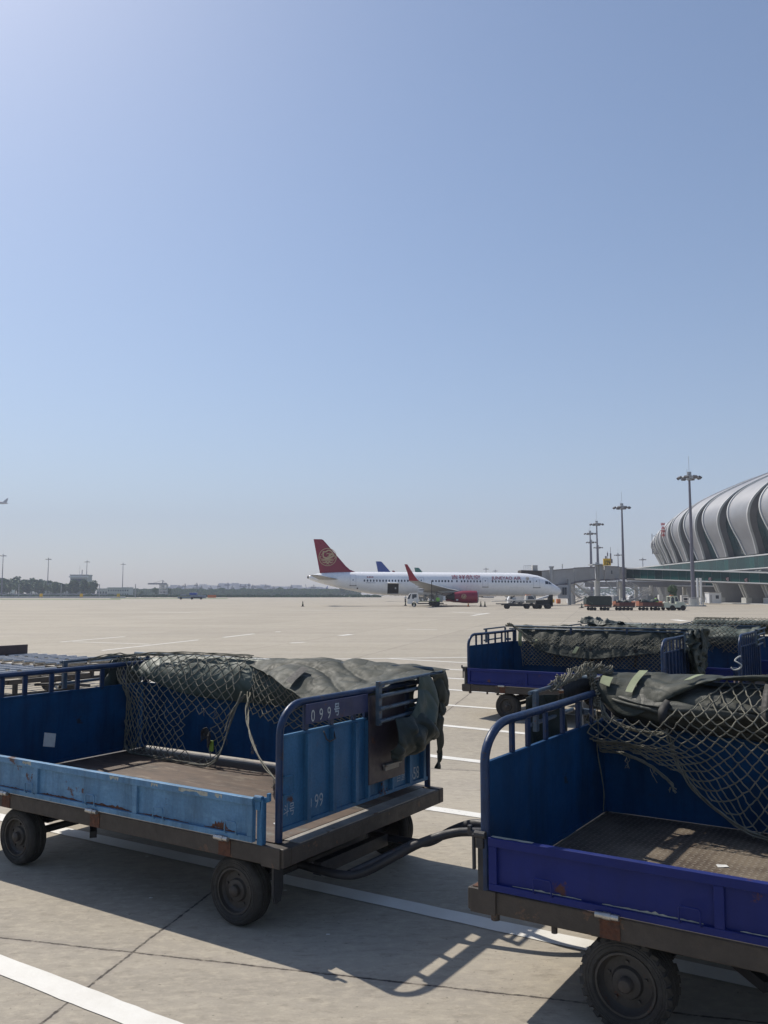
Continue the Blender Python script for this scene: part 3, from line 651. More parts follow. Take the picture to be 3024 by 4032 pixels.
def rust_run(cart, xa, xb, z, h, y=-.0052, n=26, mt='rust'):
    mb = MB()
    top = [(xa + (xb - xa) * k / n, y, z + max(.003, h * (.35 + .9 * abs(fbm(Vector((k * .33 + xa * 7, z * 9, 0)), 3))) * math.sin(math.pi * (k + .4) / (n + .8)) ** .5)) for k in range(n + 1)]
    bot = [(xa + (xb - xa) * k / n, y, z) for k in range(n + 1)]
    mb.v = bot + top
    for k in range(n): mb.f.append((k, k + 1, n + 2 + k, n + 1 + k))
    mb.build('rust_run', M[mt], cart)
for a_ in ((1.13, 1.6, .574, .02), (1.64, 2.1, .574, .026), (2.17, 2.62, .574, .014), (2.75, 3.02, .574, .022), (.5, 1.0, .574, .012), (2.82, 2.95, .585, .055)): rust_run(cart1, *a_)
for a_ in ((.25, .6, .574, .010), (.7, 1.15, .574, .014), (1.3, 1.9, .574, .012)): rust_run(cart2, *a_, mt='chip')
MB().box(.02, .12, .02, .10, .5285, .532).build('rust_patch', M['rust'], cart2)
for (u, v, w, h, r0, mm, nm, lb) in ((2.55, .62, .075, .035, .3, 'wood', 'paper_scrap', 'small yellowish paper scrap lying on the brown deck of cart 099'),
                         (3.0, .42, .045, .02, .8, 'paper', 'paper_scrap', 'tiny white paper scrap near the front of the brown deck of cart 099')):
    p = W3(O1, u, v, .5345); o = MB().quad((-w, -h, 0), (w * .9, -h * 1.2, .003), (w, h, .001), (-w * .8, h * .9, .004)).build(nm, M[mm], loc=p, label=lb, cat='litter', solid=.0015); o.rotation_euler.z = r0
p = W3(O2, 1.02, 1.02, .5345); MB().quad((-.03, -.02, 0), (.028, -.024, .003), (.03, .018, .001), (-.026, .02, .003)).build('paper_scrap', M['paper'], loc=p, label='white paper scrap lying on the checker plate deck of the near right cart', cat='litter', solid=.0015)
for i, (x, y) in enumerate(((960 / 1.659, 3200 + 285 / 1.659), (985 / 1.659, 3200 + 556 / 1.659), (900 + 370 / 1.659, 3400 + 175 / 1.659), (900 + 650 / 1.659, 3400 + 463 / 1.659))):
    g_ = gnd(x, y, .004); MB().quad((-.012, -.006, 0), (.010, -.008, .002), (.012, .007, 0), (-.009, .006, .002)).build('paper_scrap', M['paper'], loc=g_, label=('tiny white scrap on the shaded concrete under the middle of cart 099', 'tiny white scrap on the shaded concrete just in front of cart 099', 'tiny white scrap on the ground right of the front wheel of cart 099', 'tiny white scrap in the open shadow in front of the drawbar')[i], cat='litter', solid=.001)

# ------------------------------------------------------------------ tarpaulins
def sheet(name, origin, fn, nu, nv, m, label, cat='tarpaulin', amp=.02, freq=5.0, stretch=(1, 1, 1), group=None, seed=0, ridge=.5, parent=None):
    mb = MB()
    P = {}
    for i in range(nu + 1):
        for j in range(nv + 1): P[i, j] = Vector(fn(i / nu, j / nv))
    for i in range(nu + 1):
        for j in range(nv + 1):
            p = P[i, j]; du = P[min(i + 1, nu), j] - P[max(i - 1, 0), j]; dv = P[i, min(j + 1, nv)] - P[i, max(j - 1, 0)]
            n = du.cross(dv)
            n = n.normalized() if n.length > 1e-9 else Vector((0, 0, 1))
            q = Vector((p.x * stretch[0], p.y * stretch[1], p.z * stretch[2])) * freq + Vector((seed, seed * 2.1, 0))
            a = noise.noise(q) ; b = 1 - abs(noise.noise(q * 1.9 + Vector((5, 5, 5)))) * 2; c = noise.noise(q * 4.3)
            w1 = noise.noise(Vector((q.x * .55 + q.z * .9, q.y * .5, seed))) * 2.4; fd = 1 - abs(math.sin(q.x * .9 + q.z * 1.3 + q.y * .7 + w1 * 2.6)); fd = fd ** 2.2
            mb.v.append(tuple(p + n * amp * (a * .8 + b * ridge * .35 + c * .16 + fd * .95 * ridge)))
    for i in range(nu):
        for j in range(nv):
            a = i * (nv + 1) + j; mb.f.append((a, a + nv + 1, a + nv + 2, a + 1))
    return mb.build(name, m, parent, smooth=True, label=label, cat=cat if not parent else None, group=group, loc=(0, 0, 0), solid=.004)
def spl(P, t):
    n = len(P) - 1; x = min(max(t, 0), 1) * n; i = min(int(x), n - 1); f = x - i
    p0, p1, p2, p3 = (Vector(P[max(i - 1, 0)]), Vector(P[i]), Vector(P[i + 1]), Vector(P[min(i + 2, n)]))
    return .5 * ((2 * p1) + (p2 - p0) * f + (2 * p0 - 5 * p1 + 4 * p2 - p3) * f * f + (3 * p1 - p0 - 3 * p2 + p3) * f ** 3)
def place(o, origin, ang=ANG):
    o.location = (origin[0], origin[1], 0); o.rotation_euler = (0, 0, ang); return o
TB = CW - .03
# cart 099, left piece hanging inside from the top rail
def fA(s, t):
    top = spl([(.06, TB - .02, 1.36), (.5, TB - .02, 1.425), (1.4, TB - .02, 1.43), (2.3, TB - .03, 1.40), (3.22, TB - .03, 1.38)], s)
    bot = spl([(.10, TB - .20, 1.27), (.75, TB - .16, 1.10), (1.5, TB - .12, 1.055), (2.3, TB - .10, 1.06), (3.22, TB - .08, 1.08)], s)
    p = top.lerp(bot, t); p.y -= .09 * math.sin(math.pi * t) * (.5 + .5 * min(1, s * 2)); return p
place(sheet('tarpaulin', O1, fA, 170, 26, M['tarp_green'], 'smooth grey green tarpaulin hanging behind the net along the back of cart 099', amp=.022, freq=4.5, stretch=(1.2, 1, .8), seed=3), O1)
# cart 099, right piece spread from back rail to front end panel
def fB(s, t):
    far = spl([(1.42, TB + .03, 1.445), (2.2, TB + .06, 1.465), (2.9, TB + .08, 1.455), (3.40, TB + .10, 1.43)], s)
    near = spl([(1.40, TB - .03, 1.39), (1.85, 1.60, 1.355), (2.32, 1.30, 1.29), (2.66, 1.19, 1.205), (3.0, 1.10, 1.22), (3.24, 1.04, 1.33), (3.36, 1.30, 1.40)], s)
    p = far.lerp(near, t); p.z += .02 * math.sin(math.pi * t) * math.sin(math.pi * s); return p
tb = place(sheet('tarpaulin', O1, fB, 110, 56, M['tarp'], 'wrinkled grey tarpaulin spread over the back right corner of cart 099', amp=.034, freq=2.6, stretch=(.7, 1.7, 1), seed=11, ridge=.9), O1)
def patch(parent, fn, s0, s1, t0, t1, mt, name, off=.008, n=6):
    mb = MB(); mb.grid(lambda a, b: Vector(fn(s0 + (s1 - s0) * a, t0 + (t1 - t0) * b)) + Vector((0, -.012, off)), n, n)
    return mb.build(name, mt, parent, smooth=True)
patch(tb, fB, .33, .37, .55, .96, M['strap'], 'strap', .03)
# bunched end hanging outside the front end panel
def hang(cx, cy, z1, z0, ru, rv, seed, lobes=9):
    def f(s, t):
        a = 2 * math.pi * s; k = 1 + .28 * math.sin(lobes * a + 3 * t + seed) + .16 * math.sin((lobes + 4) * a - 5 * t)
        sw = (.55 + .45 * math.sin(math.pi * min(1, t * 1.15 + .12))) * (1 - .35 * t * t)
        return Vector((cx + ru * k * sw * math.cos(a), cy + rv * k * sw * math.sin(a) - .05 * t * math.sin(seed), z1 + (z0 - z1) * t + .03 * math.sin(3 * a + seed) * t))
    return f
def vz(P, u=CL): return [(u, p[0], p[1]) for p in P]
def fF(s, t):
    a = spl(vz([(1.52, 1.395), (1.49, 1.30), (1.44, 1.21), (1.35, 1.115)]), t); b = spl(vz([(1.66, 1.40), (1.75, 1.30), (1.80, 1.177), (1.74, 1.06)]), t)
    p = a.lerp(b, s); p.x += .03 + .055 * math.sin(math.pi * s) * (.3 + t) + .018 * math.sin(9 * s + 2 * t) * t; p.z -= .02 * math.sin(math.pi * s) * t; return p
place(sheet('tarpaulin', O1, fF, 50, 50, M['tarp_green'], 'green canvas cone fanning out over the rack at the front corner of cart 099', amp=.014, freq=7, stretch=(1, 1, .5), seed=5, ridge=1.0), O1)
def fG(s, t):
    a = spl(vz([(1.20, 1.13), (1.42, 1.15), (1.60, 1.13), (1.74, 1.07)]), s); b = spl(vz([(1.12, .92), (1.16, .85), (1.30, .835), (1.46, .852), (1.58, .875), (1.72, .985)]), s)
    p = a.lerp(b, t); r = math.hypot((p.y - 1.76) * .8, p.z - 1.15); p.x += .01 + .13 * math.sin(math.pi * min(1, t * .92 + .08)) ** .7 * math.sin(math.pi * (.06 + .9 * s)) ** .5 + .022 * math.sin(38 * r); return p
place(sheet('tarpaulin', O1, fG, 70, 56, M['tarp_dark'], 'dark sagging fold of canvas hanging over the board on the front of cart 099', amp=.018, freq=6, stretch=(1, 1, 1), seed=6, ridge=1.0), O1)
def fH(s, t):
    a = spl(vz([(1.70, 1.39), (1.775, 1.26), (1.80, 1.12), (1.73, 1.04), (1.77, .875), (1.785, .80), (1.77, .70)]), t); b = spl(vz([(1.96, 1.42), (2.02, 1.29), (1.99, 1.175), (1.93, 1.10), (1.935, .968), (1.905, .843), (1.90, .77), (1.84, .675)]), t)
    p = a.lerp(b, s); p.x += .03 + .06 * math.sin(math.pi * s) * (1 - .4 * t) - .05 * s; return p
place(sheet('tarpaulin', O1, fH, 30, 80, M['tarp'], 'long grey strip of canvas falling down the far front corner of cart 099', amp=.022, freq=6, stretch=(1, 1.5, .6), seed=8, ridge=1.0), O1)
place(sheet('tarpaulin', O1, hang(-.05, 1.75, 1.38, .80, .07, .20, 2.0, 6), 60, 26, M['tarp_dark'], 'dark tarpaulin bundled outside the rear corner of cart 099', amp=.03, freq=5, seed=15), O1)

# near right cart: thick roll hanging inside, flap on top, strap
def fR(s, t):
    u = .10 + s * (CL - .25); d = 1 - math.exp(-s * 20)
    z1 = 1.44; z0 = 1.31 - .23 * d + .015 * math.sin(7 * s); y1 = TB + .02; y0 = TB - .12
    a = math.pi * t; bul = .26 + .05 * math.sin(9 * s)
    return Vector((u, y1 + (y0 - y1) * t - bul * math.sin(a) * (.4 + .6 * d), z1 + (z0 - z1) * t + .035 * math.sin(a) * d))
place(sheet('tarpaulin', O2, fR, 170, 40, mat('canvas_roll', (0.050, 0.053, 0.043), .6, var=.2, scale=4, crease=.25, bump=.2, bscale=120), 'thick rolled canvas bulging under the net at the back of the near right cart', amp=.045, freq=2.6, stretch=(.7, 1, 2.4), seed=21, ridge=1.0), O2)
def fT(s, t):
    top = spl([(.10, TB + .02, 1.46), (.5, TB + .04, 1.475), (.95, TB + .04, 1.475), (1.7, TB + .04, 1.47), (2.5, TB + .04, 1.46), (3.3, TB + .03, 1.46)], s)
    bot = spl([(.12, TB - .22, 1.31), (.36, TB - .31, 1.215), (.60, TB - .30, 1.335), (.95, TB - .14, 1.46), (1.7, TB - .15, 1.45), (2.5, TB - .2, 1.40), (3.3, TB - .2, 1.36)], s)
    p = top.lerp(bot, t); p.z += .030 * math.sin(math.pi * t); p.y -= .08 * math.sin(math.pi * t); return p
tt = place(sheet('tarpaulin', O2, fT, 150, 34, M['tarp'], 'grey tarpaulin flap with yellow tapes over the back rail of the near right cart', amp=.012, freq=5, stretch=(1, 1, 1), seed=31, ridge=1.0), O2)
patch(tt, fT, .03, .075, .35, .62, M['tape'], 'tape', .024); patch(tt, fT, .135, .16, .05, .62, M['tape'], 'tape', .024)
patch(tt, fT, .335, .355, .2, .5, M['tape'], 'tape', .02)
def ribbon(P, w, mt, name, parent=None, n=30, nrm=(0, 0, 1), **kw):
    mb = MB(); N_ = Vector(nrm)
    pts = [spl(P, i / n) for i in range(n + 1)]
    for i, p in enumerate(pts):
        d = (pts[min(i + 1, n)] - pts[max(i - 1, 0)]).normalized(); x = d.cross(N_)
        x = x.normalized() if x.length > 1e-6 else Vector((1, 0, 0))
        mb.v += [tuple(p - x * w / 2), tuple(p + x * w / 2)]
    for i in range(n): mb.f.append((2 * i, 2 * i + 1, 2 * i + 3, 2 * i + 2))
    return mb.build(name, mt, parent, smooth=True, solid=.003, **kw)
place(ribbon([(.62, TB - .30, 1.33), (.60, TB - .40, 1.27), (.61, TB - .38, 1.17), (.60, TB - .25, 1.12)], .055, M['strap'], 'strap', nrm=(0, 1, 0), label='black strap hanging down over the net, left of two on the near right cart', cat='strap'), O2)
place(ribbon([(1.28, TB + .02, 1.49), (1.20, TB - .10, 1.475), (1.19, TB - .30, 1.36), (1.20, TB - .37, 1.22), (1.22, TB - .20, 1.08)], .06, M['strap'], 'strap', nrm=(0, 1, 0), label='black strap hanging over the canvas roll, right of two on the near right cart', cat='strap'), O2)
place(ribbon([(-.02, TB - .45, 1.35), (.0, TB - .33, 1.37), (.03, TB - .2, 1.38), (.10, TB - .12, 1.36), (.13, TB - .13, 1.29)], .10, M['strap'], 'strap', nrm=(1, -.4, 0), label='wide black strap twisted round the rear corner of the near right cart', cat='strap'), O2)
place(sheet('tarpaulin', O2, lambda s, t: Vector((-.10 - .03 * math.sin(6 * s), 1.03 + .62 * s + .10 * t * (1 - s), 1.36 - .03 * s - t * (.62 - .1 * s))), 40, 40, M['tarp'], 'grey canvas hanging down outside the rear end of the near right cart', amp=.045, freq=3.2, stretch=(1, 1.6, .5), seed=41), O2)
# cart behind: sagging tarpaulin
def fC(s, t):
    top = spl([(.12, TB + .10, 1.40), (.5, TB + .14, 1.46), (1.4, TB + .14, 1.46), (2.2, TB + .14, 1.48), (3.0, TB + .12, 1.46), (CL + .05, TB + .08, 1.43)], s)
    bot = spl([(.22, TB - .05, 1.34), (.38, TB - .18, 1.15), (.85, TB - .26, .98), (1.6, TB - .28, .90), (2.2, TB - .26, .97), (2.75, TB - .22, 1.05), (CL, TB - .15, 1.15)], s)
    p = top.lerp(bot, t); p.y -= .06 * math.sin(math.pi * t) * math.sin(math.pi * min(1, s * 1.1)); p.z += .06 * math.sin(math.pi * min(1, t * 1.6)) * (1 - t); p.x += .05 * math.sin(11 * s) * t; return p
tc_ = place(sheet('tarpaulin', O3, fC, 150, 44, M['tarp'], 'grey green tarpaulin sagging in folds along the back of the first cart behind', amp=.032, freq=2.4, stretch=(1.8, 1, .45), seed=51, ridge=1.1), O3)
for s0 in (.10, .24, .44): patch(tc_, fC, s0, s0 + .014, .72, .92, M['tape'], 'tape', .03)
place(ribbon([(.34, TB - .25, 1.36), (.34, TB - .28, 1.2), (.34, TB - .26, 1.08)], .07, M['tape'], 'strap', nrm=(0, 1, 0), label='pale yellow strap hanging inside the back left of the first cart behind', cat='strap'), O3)
for uu, lb in ((.95, 'left'), (1.62, 'middle'), (2.38, 'right')):
    place(ribbon([(uu, TB - .22, 1.08), (uu + .02, TB - .20, .95), (uu - .04, TB - .12, .78)], .05, M['strap'], 'strap', nrm=(0, 1, 0), label='dark strap hanging from the sagging tarpaulin of the first cart behind, %s of three' % lb, cat='strap', group=None), O3)
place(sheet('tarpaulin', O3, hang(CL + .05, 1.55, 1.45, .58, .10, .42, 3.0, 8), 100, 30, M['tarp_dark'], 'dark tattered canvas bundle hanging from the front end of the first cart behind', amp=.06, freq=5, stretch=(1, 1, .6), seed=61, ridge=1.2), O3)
def fD(s, t):
    top = spl([(.10, TB + .02, 1.46), (.8, TB + .05, 1.45), (1.8, TB + .05, 1.45), (3.3, TB + .03, 1.42)], s)
    bot = spl([(.12, TB - .1, 1.36), (.8, TB - .16, 1.22), (1.8, TB - .2, 1.10), (3.3, TB - .2, 1.10)], s)
    p = top.lerp(bot, t); p.y -= .14 * math.sin(math.pi * t); return p
place(sheet('tarpaulin', O4, fD, 110, 26, M['tarp_green'], 'green grey tarpaulin hanging at the back of the half hidden cart', amp=.035, freq=3.5, stretch=(1, 1, .8), seed=71), O4)
place(sheet('tarpaulin', O4, lambda s, t: Vector((.05 + .75 * s, TB - .5 + .55 * t, 1.40 + .10 * math.sin(math.pi * t) * (1 - .5 * s))), 50, 24, M['tarp_dark'], 'crumpled dark canvas heaped on the rear corner of the half hidden cart', amp=.05, freq=4.5, seed=81, ridge=1.2), O4)
place(sheet('tarpaulin', O5, lambda s, t: Vector((.02 + 3.3 * s, TB + .06 - .30 * math.sin(math.pi * t), 1.47 - .30 * t + .07 * math.sin(math.pi * t))), 100, 20, M['tarp_green'], 'pale green roll of canvas along the top of the farthest cart', amp=.03, freq=3.5, seed=91), O5)

# ------------------------------------------------------------------ cargo nets
def net(origin, fn, cols, rows, r, label, hole=None, seed=0, sag=.25, hems=(), frays=(), knot=1.5, segs=3, m=None, group=None, inner_jit=.15):
    """diamond mesh: knots at alternate lattice points of (s,t); fn maps them on the hanging surface"""
    rr = random.Random(seed); mb = MB(); P = {}
    for j in range(rows + 1):
        for i in range(cols + 1):
            if (i + j) % 2: continue
            s = (i + rr.uniform(-inner_jit, inner_jit)) / cols; t = (j + rr.uniform(-inner_jit, inner_jit)) / rows
            P[i, j] = Vector(fn(min(max(s, 0), 1), min(max(t, 0), 1))) + Vector((rr.uniform(-.004, .004), rr.uniform(-.012, .004), 0))
    for (i, j), p in P.items():
        if hole and hole(i / cols, j / rows): continue
        mb.tube([p + Vector((0, 0, -r * 1.6)), p + Vector((0, -r * .3, 0)), p + Vector((0, 0, r * 1.6))], [r * .6, r * knot, r * .6], 5)
        for dx in (-1, 1):
            q = P.get((i + dx, j + 1))
            if q is None or (hole and hole((i + dx) / cols, (j + 1) / rows)): continue
            if rr.random() < .012: continue
            L_ = (q - p).length; pts = []
            for k in range(segs + 1):
                t = k / segs; x = p.lerp(q, t); x.z -= sag * L_ * t * (1 - t) * (.4 + rr.random()); x.x += rr.uniform(-.06, .06) * L_ * math.sin(math.pi * t); x.y += rr.uniform(-.05, .03) * L_ * math.sin(math.pi * t)
                pts.append(x)
            mb.tube(pts, r, 5, cap=False)
    for (H, n, spread, rad) in hems:      # gathered ropes along the edges
        for q in range(n):
            ph = rr.uniform(0, 6); m_ = 46; pts = []
            for k in range(m_ + 1):
                t = k / m_; c = spl(H, t); a = 14 * t + ph + q; w = spread * (.5 + .8 * abs(noise.noise(Vector((t * 9, q * 3.1, seed)))))
                c = c + Vector((math.cos(a) * w, math.sin(a * 1.3) * w, math.sin(a) * w)); pts.append(c)
            mb.tube(pts, rad, 5)
    for (p, L_, n) in frays:
        for q in range(min(n, 3)):
            c = Vector(p) + Vector((rr.uniform(-.02, .02), 0, 0)); pts = [c.copy()]
            for k in range(5): c = c + Vector((rr.uniform(-.6, .6), rr.uniform(-.15, .1), -.8 + .7 * rr.random())) * (L_ / 5); pts.append(c.copy())
            mb.tube(pts, r * .55, 4)
    o = mb.build('cargo_net', m or M['rope'], smooth=True, label=label, cat='cargo net', group=group)
    return place(o, origin)
TN = TB - .16
def n1(s, t):
    top = spl([(.02, TB - .28, 1.40), (.18, TB - .22, 1.42), (.55, TB - .10, 1.44), (1.0, TB - .06, 1.45), (1.50, TB - .06, 1.45)], s)
    mid = spl([(.12, TB - .24, 1.02), (.28, TB - .26, .99), (.60, TB - .27, .97), (1.0, TB - .26, .95), (1.44, TB - .26, .95)], s)
    bot = spl([(.12, TB - .27, .55), (.35, TB - .31, .55), (.66, TB - .34, .545), (1.02, TB - .36, .545), (1.40, TB - .38, .545)], s)
    return spl([top, top.lerp(mid, .5) + Vector((0, -.06, 0)), mid, mid.lerp(bot, .5), bot], t)
net(O1, n1, 34, 22, .0042, 'rope net hanging from rail to deck inside the back left of cart 099', seed=2,
    hole=lambda s, t: ((s - .80) / .085) ** 2 + ((t - .72) / .20) ** 2 < 1,
    hems=(([(.14, TB - .28, .60), (.30, TB - .34, .55), (.62, TB - .38, .55), (1.0, TB - .42, .55), (1.36, TB - .45, .56), (1.46, TB - .40, .66), (1.52, TB - .34, .90), (1.55, TB - .24, 1.16)], 6, .014, .0042),
          ([(.10, TB - .26, 1.36), (.12, TB - .25, 1.0), (.12, TB - .26, .60)], 3, .008, .004),
          ([(-.06, TB - .55, 1.39), (.02, TB - .35, 1.43), (.14, TB - .2, 1.42), (.35, TB - .1, 1.44), (.9, TB - .04, 1.455), (1.5, TB - .04, 1.45)], 5, .016, .0042),
          ([(.28, TB - .34, .56), (.36, TB - .30, .68), (.42, TB - .26, .86)], 5, .012, .004)),
    frays=(((1.14, TB - .28, 1.0), .12, 5), ((1.30, TB - .28, .98), .12, 3), ((1.5, TB - .36, .8), .12, 3), ((1.38, TB - .42, .56), .06, 3)))
def n2(s, t):
    top = spl([(1.56, TB - .10, 1.38), (2.1, TB - .36, 1.29), (2.6, TB - .6, 1.19), (3.16, TB - .75, 1.19)], s)
    bot = spl([(1.60, TB - .22, 1.00), (2.1, TB - .3, .92), (2.8, TB - .34, .90), (3.14, TB - .5, .92)], s)
    return top.lerp(bot, t)
net(O1, n2, 34, 11, .0042, 'rope net slung under the grey tarpaulin at the back right of cart 099', seed=5,
    hems=(([(1.58, TB - .22, 1.14), (1.52, TB - .32, 1.0), (1.50, TB - .38, .85)], 4, .010, .004),
          ([(1.60, TB - .20, 1.16), (1.90, TB - .55, 1.0), (2.35, TB - .95, .84), (2.75, TB - 1.2, .72), (2.9, TB - 1.25, .66)], 5, .014, .0042)),
    frays=(((2.2, TB - .8, .86), .14, 3), ((2.7, TB - 1.15, .72), .12, 4)))
def torn(s, t): return False
def n3(s, t):
    u = .10 + 2.6 * s
    d = min(1, s * 9)
    top = Vector((u, TB - .02, 1.48)); 
    midp = Vector((u, TB - .41, 1.30 - .03 * d)); low = Vector((u + .02, TB - .38, 1.08))
    lz = spl([(.10, 1.0, 0), (.45, .98, 0), (.66, .93, 0), (.80, .70, 0), (1.15, .57, 0), (1.5, .55, 0), (2.7, .55, 0)], s).y if False else None
    zb = 1.0 if u < .30 else (1.0 - (u - .30) / .36 * .12 if u < .66 else max(.56, .88 - (u - .66) * .85))
    bot = Vector((u + .06 * (1 - s), TB - .30, zb))
    return spl([top, midp, low, low.lerp(bot, .5) + Vector((0, .02, 0)), bot], t)
net(O2, n3, 66, 22, .0044, 'large mesh rope net draped over the canvas roll and hanging inside the near right cart', seed=9, sag=.18,
    hole=lambda s, t: t < (.30 if s < .19 else .30 - (s - .19) * 2.0),
    hems=(([(.14, TB - .22, .97), (.30, TB - .27, .97), (.48, TB - .30, .92), (.60, TB - .31, .84), (.64, TB - .31, .78)], 5, .013, .0045),
          ([(.60, TB - .30, 1.12), (.66, TB - .31, .95), (.76, TB - .31, .80), (.90, TB - .32, .69), (1.10, TB - .33, .59), (1.5, TB - .36, .56), (2.6, TB - .36, .56)], 6, .015, .0045),
          ([(.12, TB - .20, 1.30), (.12, TB - .21, 1.1), (.12, TB - .22, .97), (.13, TB - .16, .70), (.13, TB - .16, .56)], 2, .006, .004),
          ([(.12, TB - .2, 1.34), (.20, TB - .30, 1.22), (.36, TB - .36, 1.15), (.54, TB - .36, 1.13), (.62, TB - .38, 1.16)], 6, .016, .0045),
          ([(-.08, TB - .50, 1.40), (-.02, TB - .30, 1.46), (.04, TB - .1, 1.50), (.14, TB, 1.47)], 22, .045, .0036),
          ([(.04, TB - .1, 1.46), (.10, TB - .2, 1.38), (.14, TB - .26, 1.28)], 12, .03, .0036)),
    frays=(((.34, TB - .28, .95), .14, 3), ((.50, TB - .3, .90), .12, 3), ((.62, TB - .31, .80), .08, 3)))
net(O3, lambda s, t: Vector((.35 + 2.85 * s, TB - .14 - .06 * math.sin(math.pi * t), 1.26 - .52 * t)), 76, 15, .0055, 'rope net showing under the sagging tarpaulin of the first cart behind', seed=13,
    hems=(([(.02, TB - .15, 1.44), (.12, TB - .2, 1.46), (.25, TB - .24, 1.40), (.5, TB - .25, 1.22), (.62, TB - .2, 1.15)], 9, .03, .006), ([(.30, TB - .2, 1.3), (.33, TB - .2, 1.0), (.36, TB - .2, .72)], 2, .01, .004),),
    frays=(((.6, TB - .2, 1.15), .15, 5),), segs=2)
net(O4, lambda s, t: Vector((1.2 + 1.75 * s, TB - .20 - .10 * math.sin(math.pi * t), 1.45 - (.42 + .1 * math.sin(8 * s)) * t)), 40, 12, .006, 'torn pale net draped over the tarpaulin of the half hidden cart', seed=17, segs=2,
    frays=tuple(((1.3 + .2 * k, TB - .2, 1.05), .2, 3) for k in range(8)))
net(O5, lambda s, t: Vector((.05 + 2.4 * s, TB + .02 - .34 * math.sin(math.pi * (.15 + .8 * t)), 1.52 - .30 * t + .05 * math.sin(math.pi * t))), 56, 8, .006, 'rope net stretched over the green canvas roll of the farthest cart', seed=19, segs=2,
    hems=(([(.0, TB - .3, 1.3), (.02, TB - .1, 1.45), (.10, TB, 1.5), (.9, TB - .1, 1.50)], 6, .02, .006),))
# green glove / tag caught in the net
place(MB().box(-.022, .022, -.006, .006, -.06, .03).build('lock_tag', mat('tag_green', (.20, .30, .04), .6), label='yellow green tag dangling in the hole of the net of cart 099', cat='tag', bevel=.003), (W3(O1, 1.33, TB - .36, .70).x, W3(O1, 1.33, TB - .36, .70).y)).location.z = .72
place(sheet('rag', O1, lambda s, t: Vector((1.20 + .14 * s, TB - .36 + .03 * math.sin(5 * s), .82 - .10 * t + .03 * math.sin(7 * s))), 14, 12, M['strap'], 'black rag knotted into the net of cart 099 above the green tag', cat='rag', amp=.03, freq=12), O1)
# plastic bottle and blocks on the rack of near right cart
# white cord on front rail of half hidden cart
pc = [(CL - .10, .04, 1.0), (CL - .14, -.0, .98), (CL - .18, -.04, .93), (CL - .13, -.06, .90), (CL - .08, -.05, .86), (CL - .12, -.04, .80), (CL - .2, -.05, .78), (CL - .24, -.06, .82)]
mb = MB(); mb.tube([spl(pc, k / 30) for k in range(31)], .012, 6); place(mb.build('cord', M['stencil'], smooth=True, label='knotted white cord tied round the front post of the half hidden cart', cat='cord'), O4)

# ------------------------------------------------------------------ roller dollies behind cart 099 (left edge)
def roller_dolly(origin, ang, label, n=9):
    root = empty('roller_dolly', (origin[0], origin[1], 0), ang, label, 'roller dolly', 'roller dollies')
    L_, W_ = 3.3, 1.7
    f = MB()
    for y in (0, W_ / 2, W_): f.box(0, L_, y - .03, y + .03, .44, .52)
    for x in (0, L_): f.box(x - .03, x + .03, .031, W_ / 2 - .031, .44, .52).box(x - .03, x + .03, W_ / 2 + .031, W_ - .031, .44, .52)
    f.bar((.1, 0, .43), (1.5, W_ / 2, .38), .05, .05).bar((L_ - .1, 0, .43), (1.8, W_ / 2, .38), .05, .05)
    f.build('frame', M['steel_brown'], root)
    for k in range(n):
        x = .2 + k * (L_ - .4) / (n - 1)
        for y0, y1 in ((.04, W_ / 2 - .05), (W_ / 2 + .05, W_ - .04)):
            MB().cyl((x, y0, .555), (x, y1, .555), .04, n=14).build('roller', M['steel_bright'], root, smooth=True, autosmooth=40)
    MB().box(0.0, .06, .2, W_ - .2, .53, .80).build('end_stop', M['board'], root)
    for x in (.5, L_ - .5):
        for y, fc in ((.1, -1), (W_ - .1, 1)): wheel(root, x, y, .19, .12, False, fc)
        MB().cyl((x, .1, .19), (x, W_ - .1, .19), .03).bar((x, .5, .2), (x, .5, .44), .08, .06).bar((x, W_ - .5, .2), (x, W_ - .5, .44), .08, .06).build('axle', M['steel_dark'], root)
    MB().tube([(L_, W_ / 2 - .3, .40), (L_ + .5, W_ / 2 - .05, .42), (L_ + 1.1, W_ / 2, .42)], .025).tube([(L_, W_ / 2 + .3, .40), (L_ + .5, W_ / 2 + .05, .42)], .025).build('drawbar', M['steel_dark'], root, smooth=True)
    return root
d0 = W3((-6.4, 15.2), -3.3, -.2, 0)
roller_dolly((d0.x, d0.y), ANG, 'low dolly with shiny rollers seen over the rear rail of cart 099, the nearer one')
d1 = W3((-6.9, 18.0), -3.0, 0, 0)
roller_dolly((d1.x, d1.y), ANG, 'low dolly with shiny rollers at the left edge, the one behind')

# ------------------------------------------------------------------ airliners
ST = [(0, 5.20, 4.72), (.35, 5.32, 4.48), (1.2, 5.52, 4.20), (2.4, 5.74, 3.84), (5, 5.88, 3.20), (7, 5.93, 2.78), (9, 5.95, 2.42), (11, 5.96, 2.13), (13.5, 5.97, 1.93), (16, 5.97, 1.86), (36.5, 5.97, 1.86), (38.5, 5.85, 1.85), (40.3, 5.52, 1.85), (41.5, 5.12, 1.86), (42.2, 4.72, 1.87), (42.83, 4.22, 1.90), (43.35, 3.92, 1.97), (43.8, 3.66, 2.08), (44.15, 3.38, 2.25), (44.4, 3.08, 2.47), (44.5, 2.85, 2.67)]
def fus(x):
    for i in range(len(ST) - 1):
        a, b = ST[i], ST[i + 1]
        if a[0] <= x <= b[0]:
            t = (x - a[0]) / (b[0] - a[0]); t2 = t
            return a[1] + (b[1] - a[1]) * t2, a[2] + (b[2] - a[2]) * t2
    return ST[-1][1], ST[-1][2]
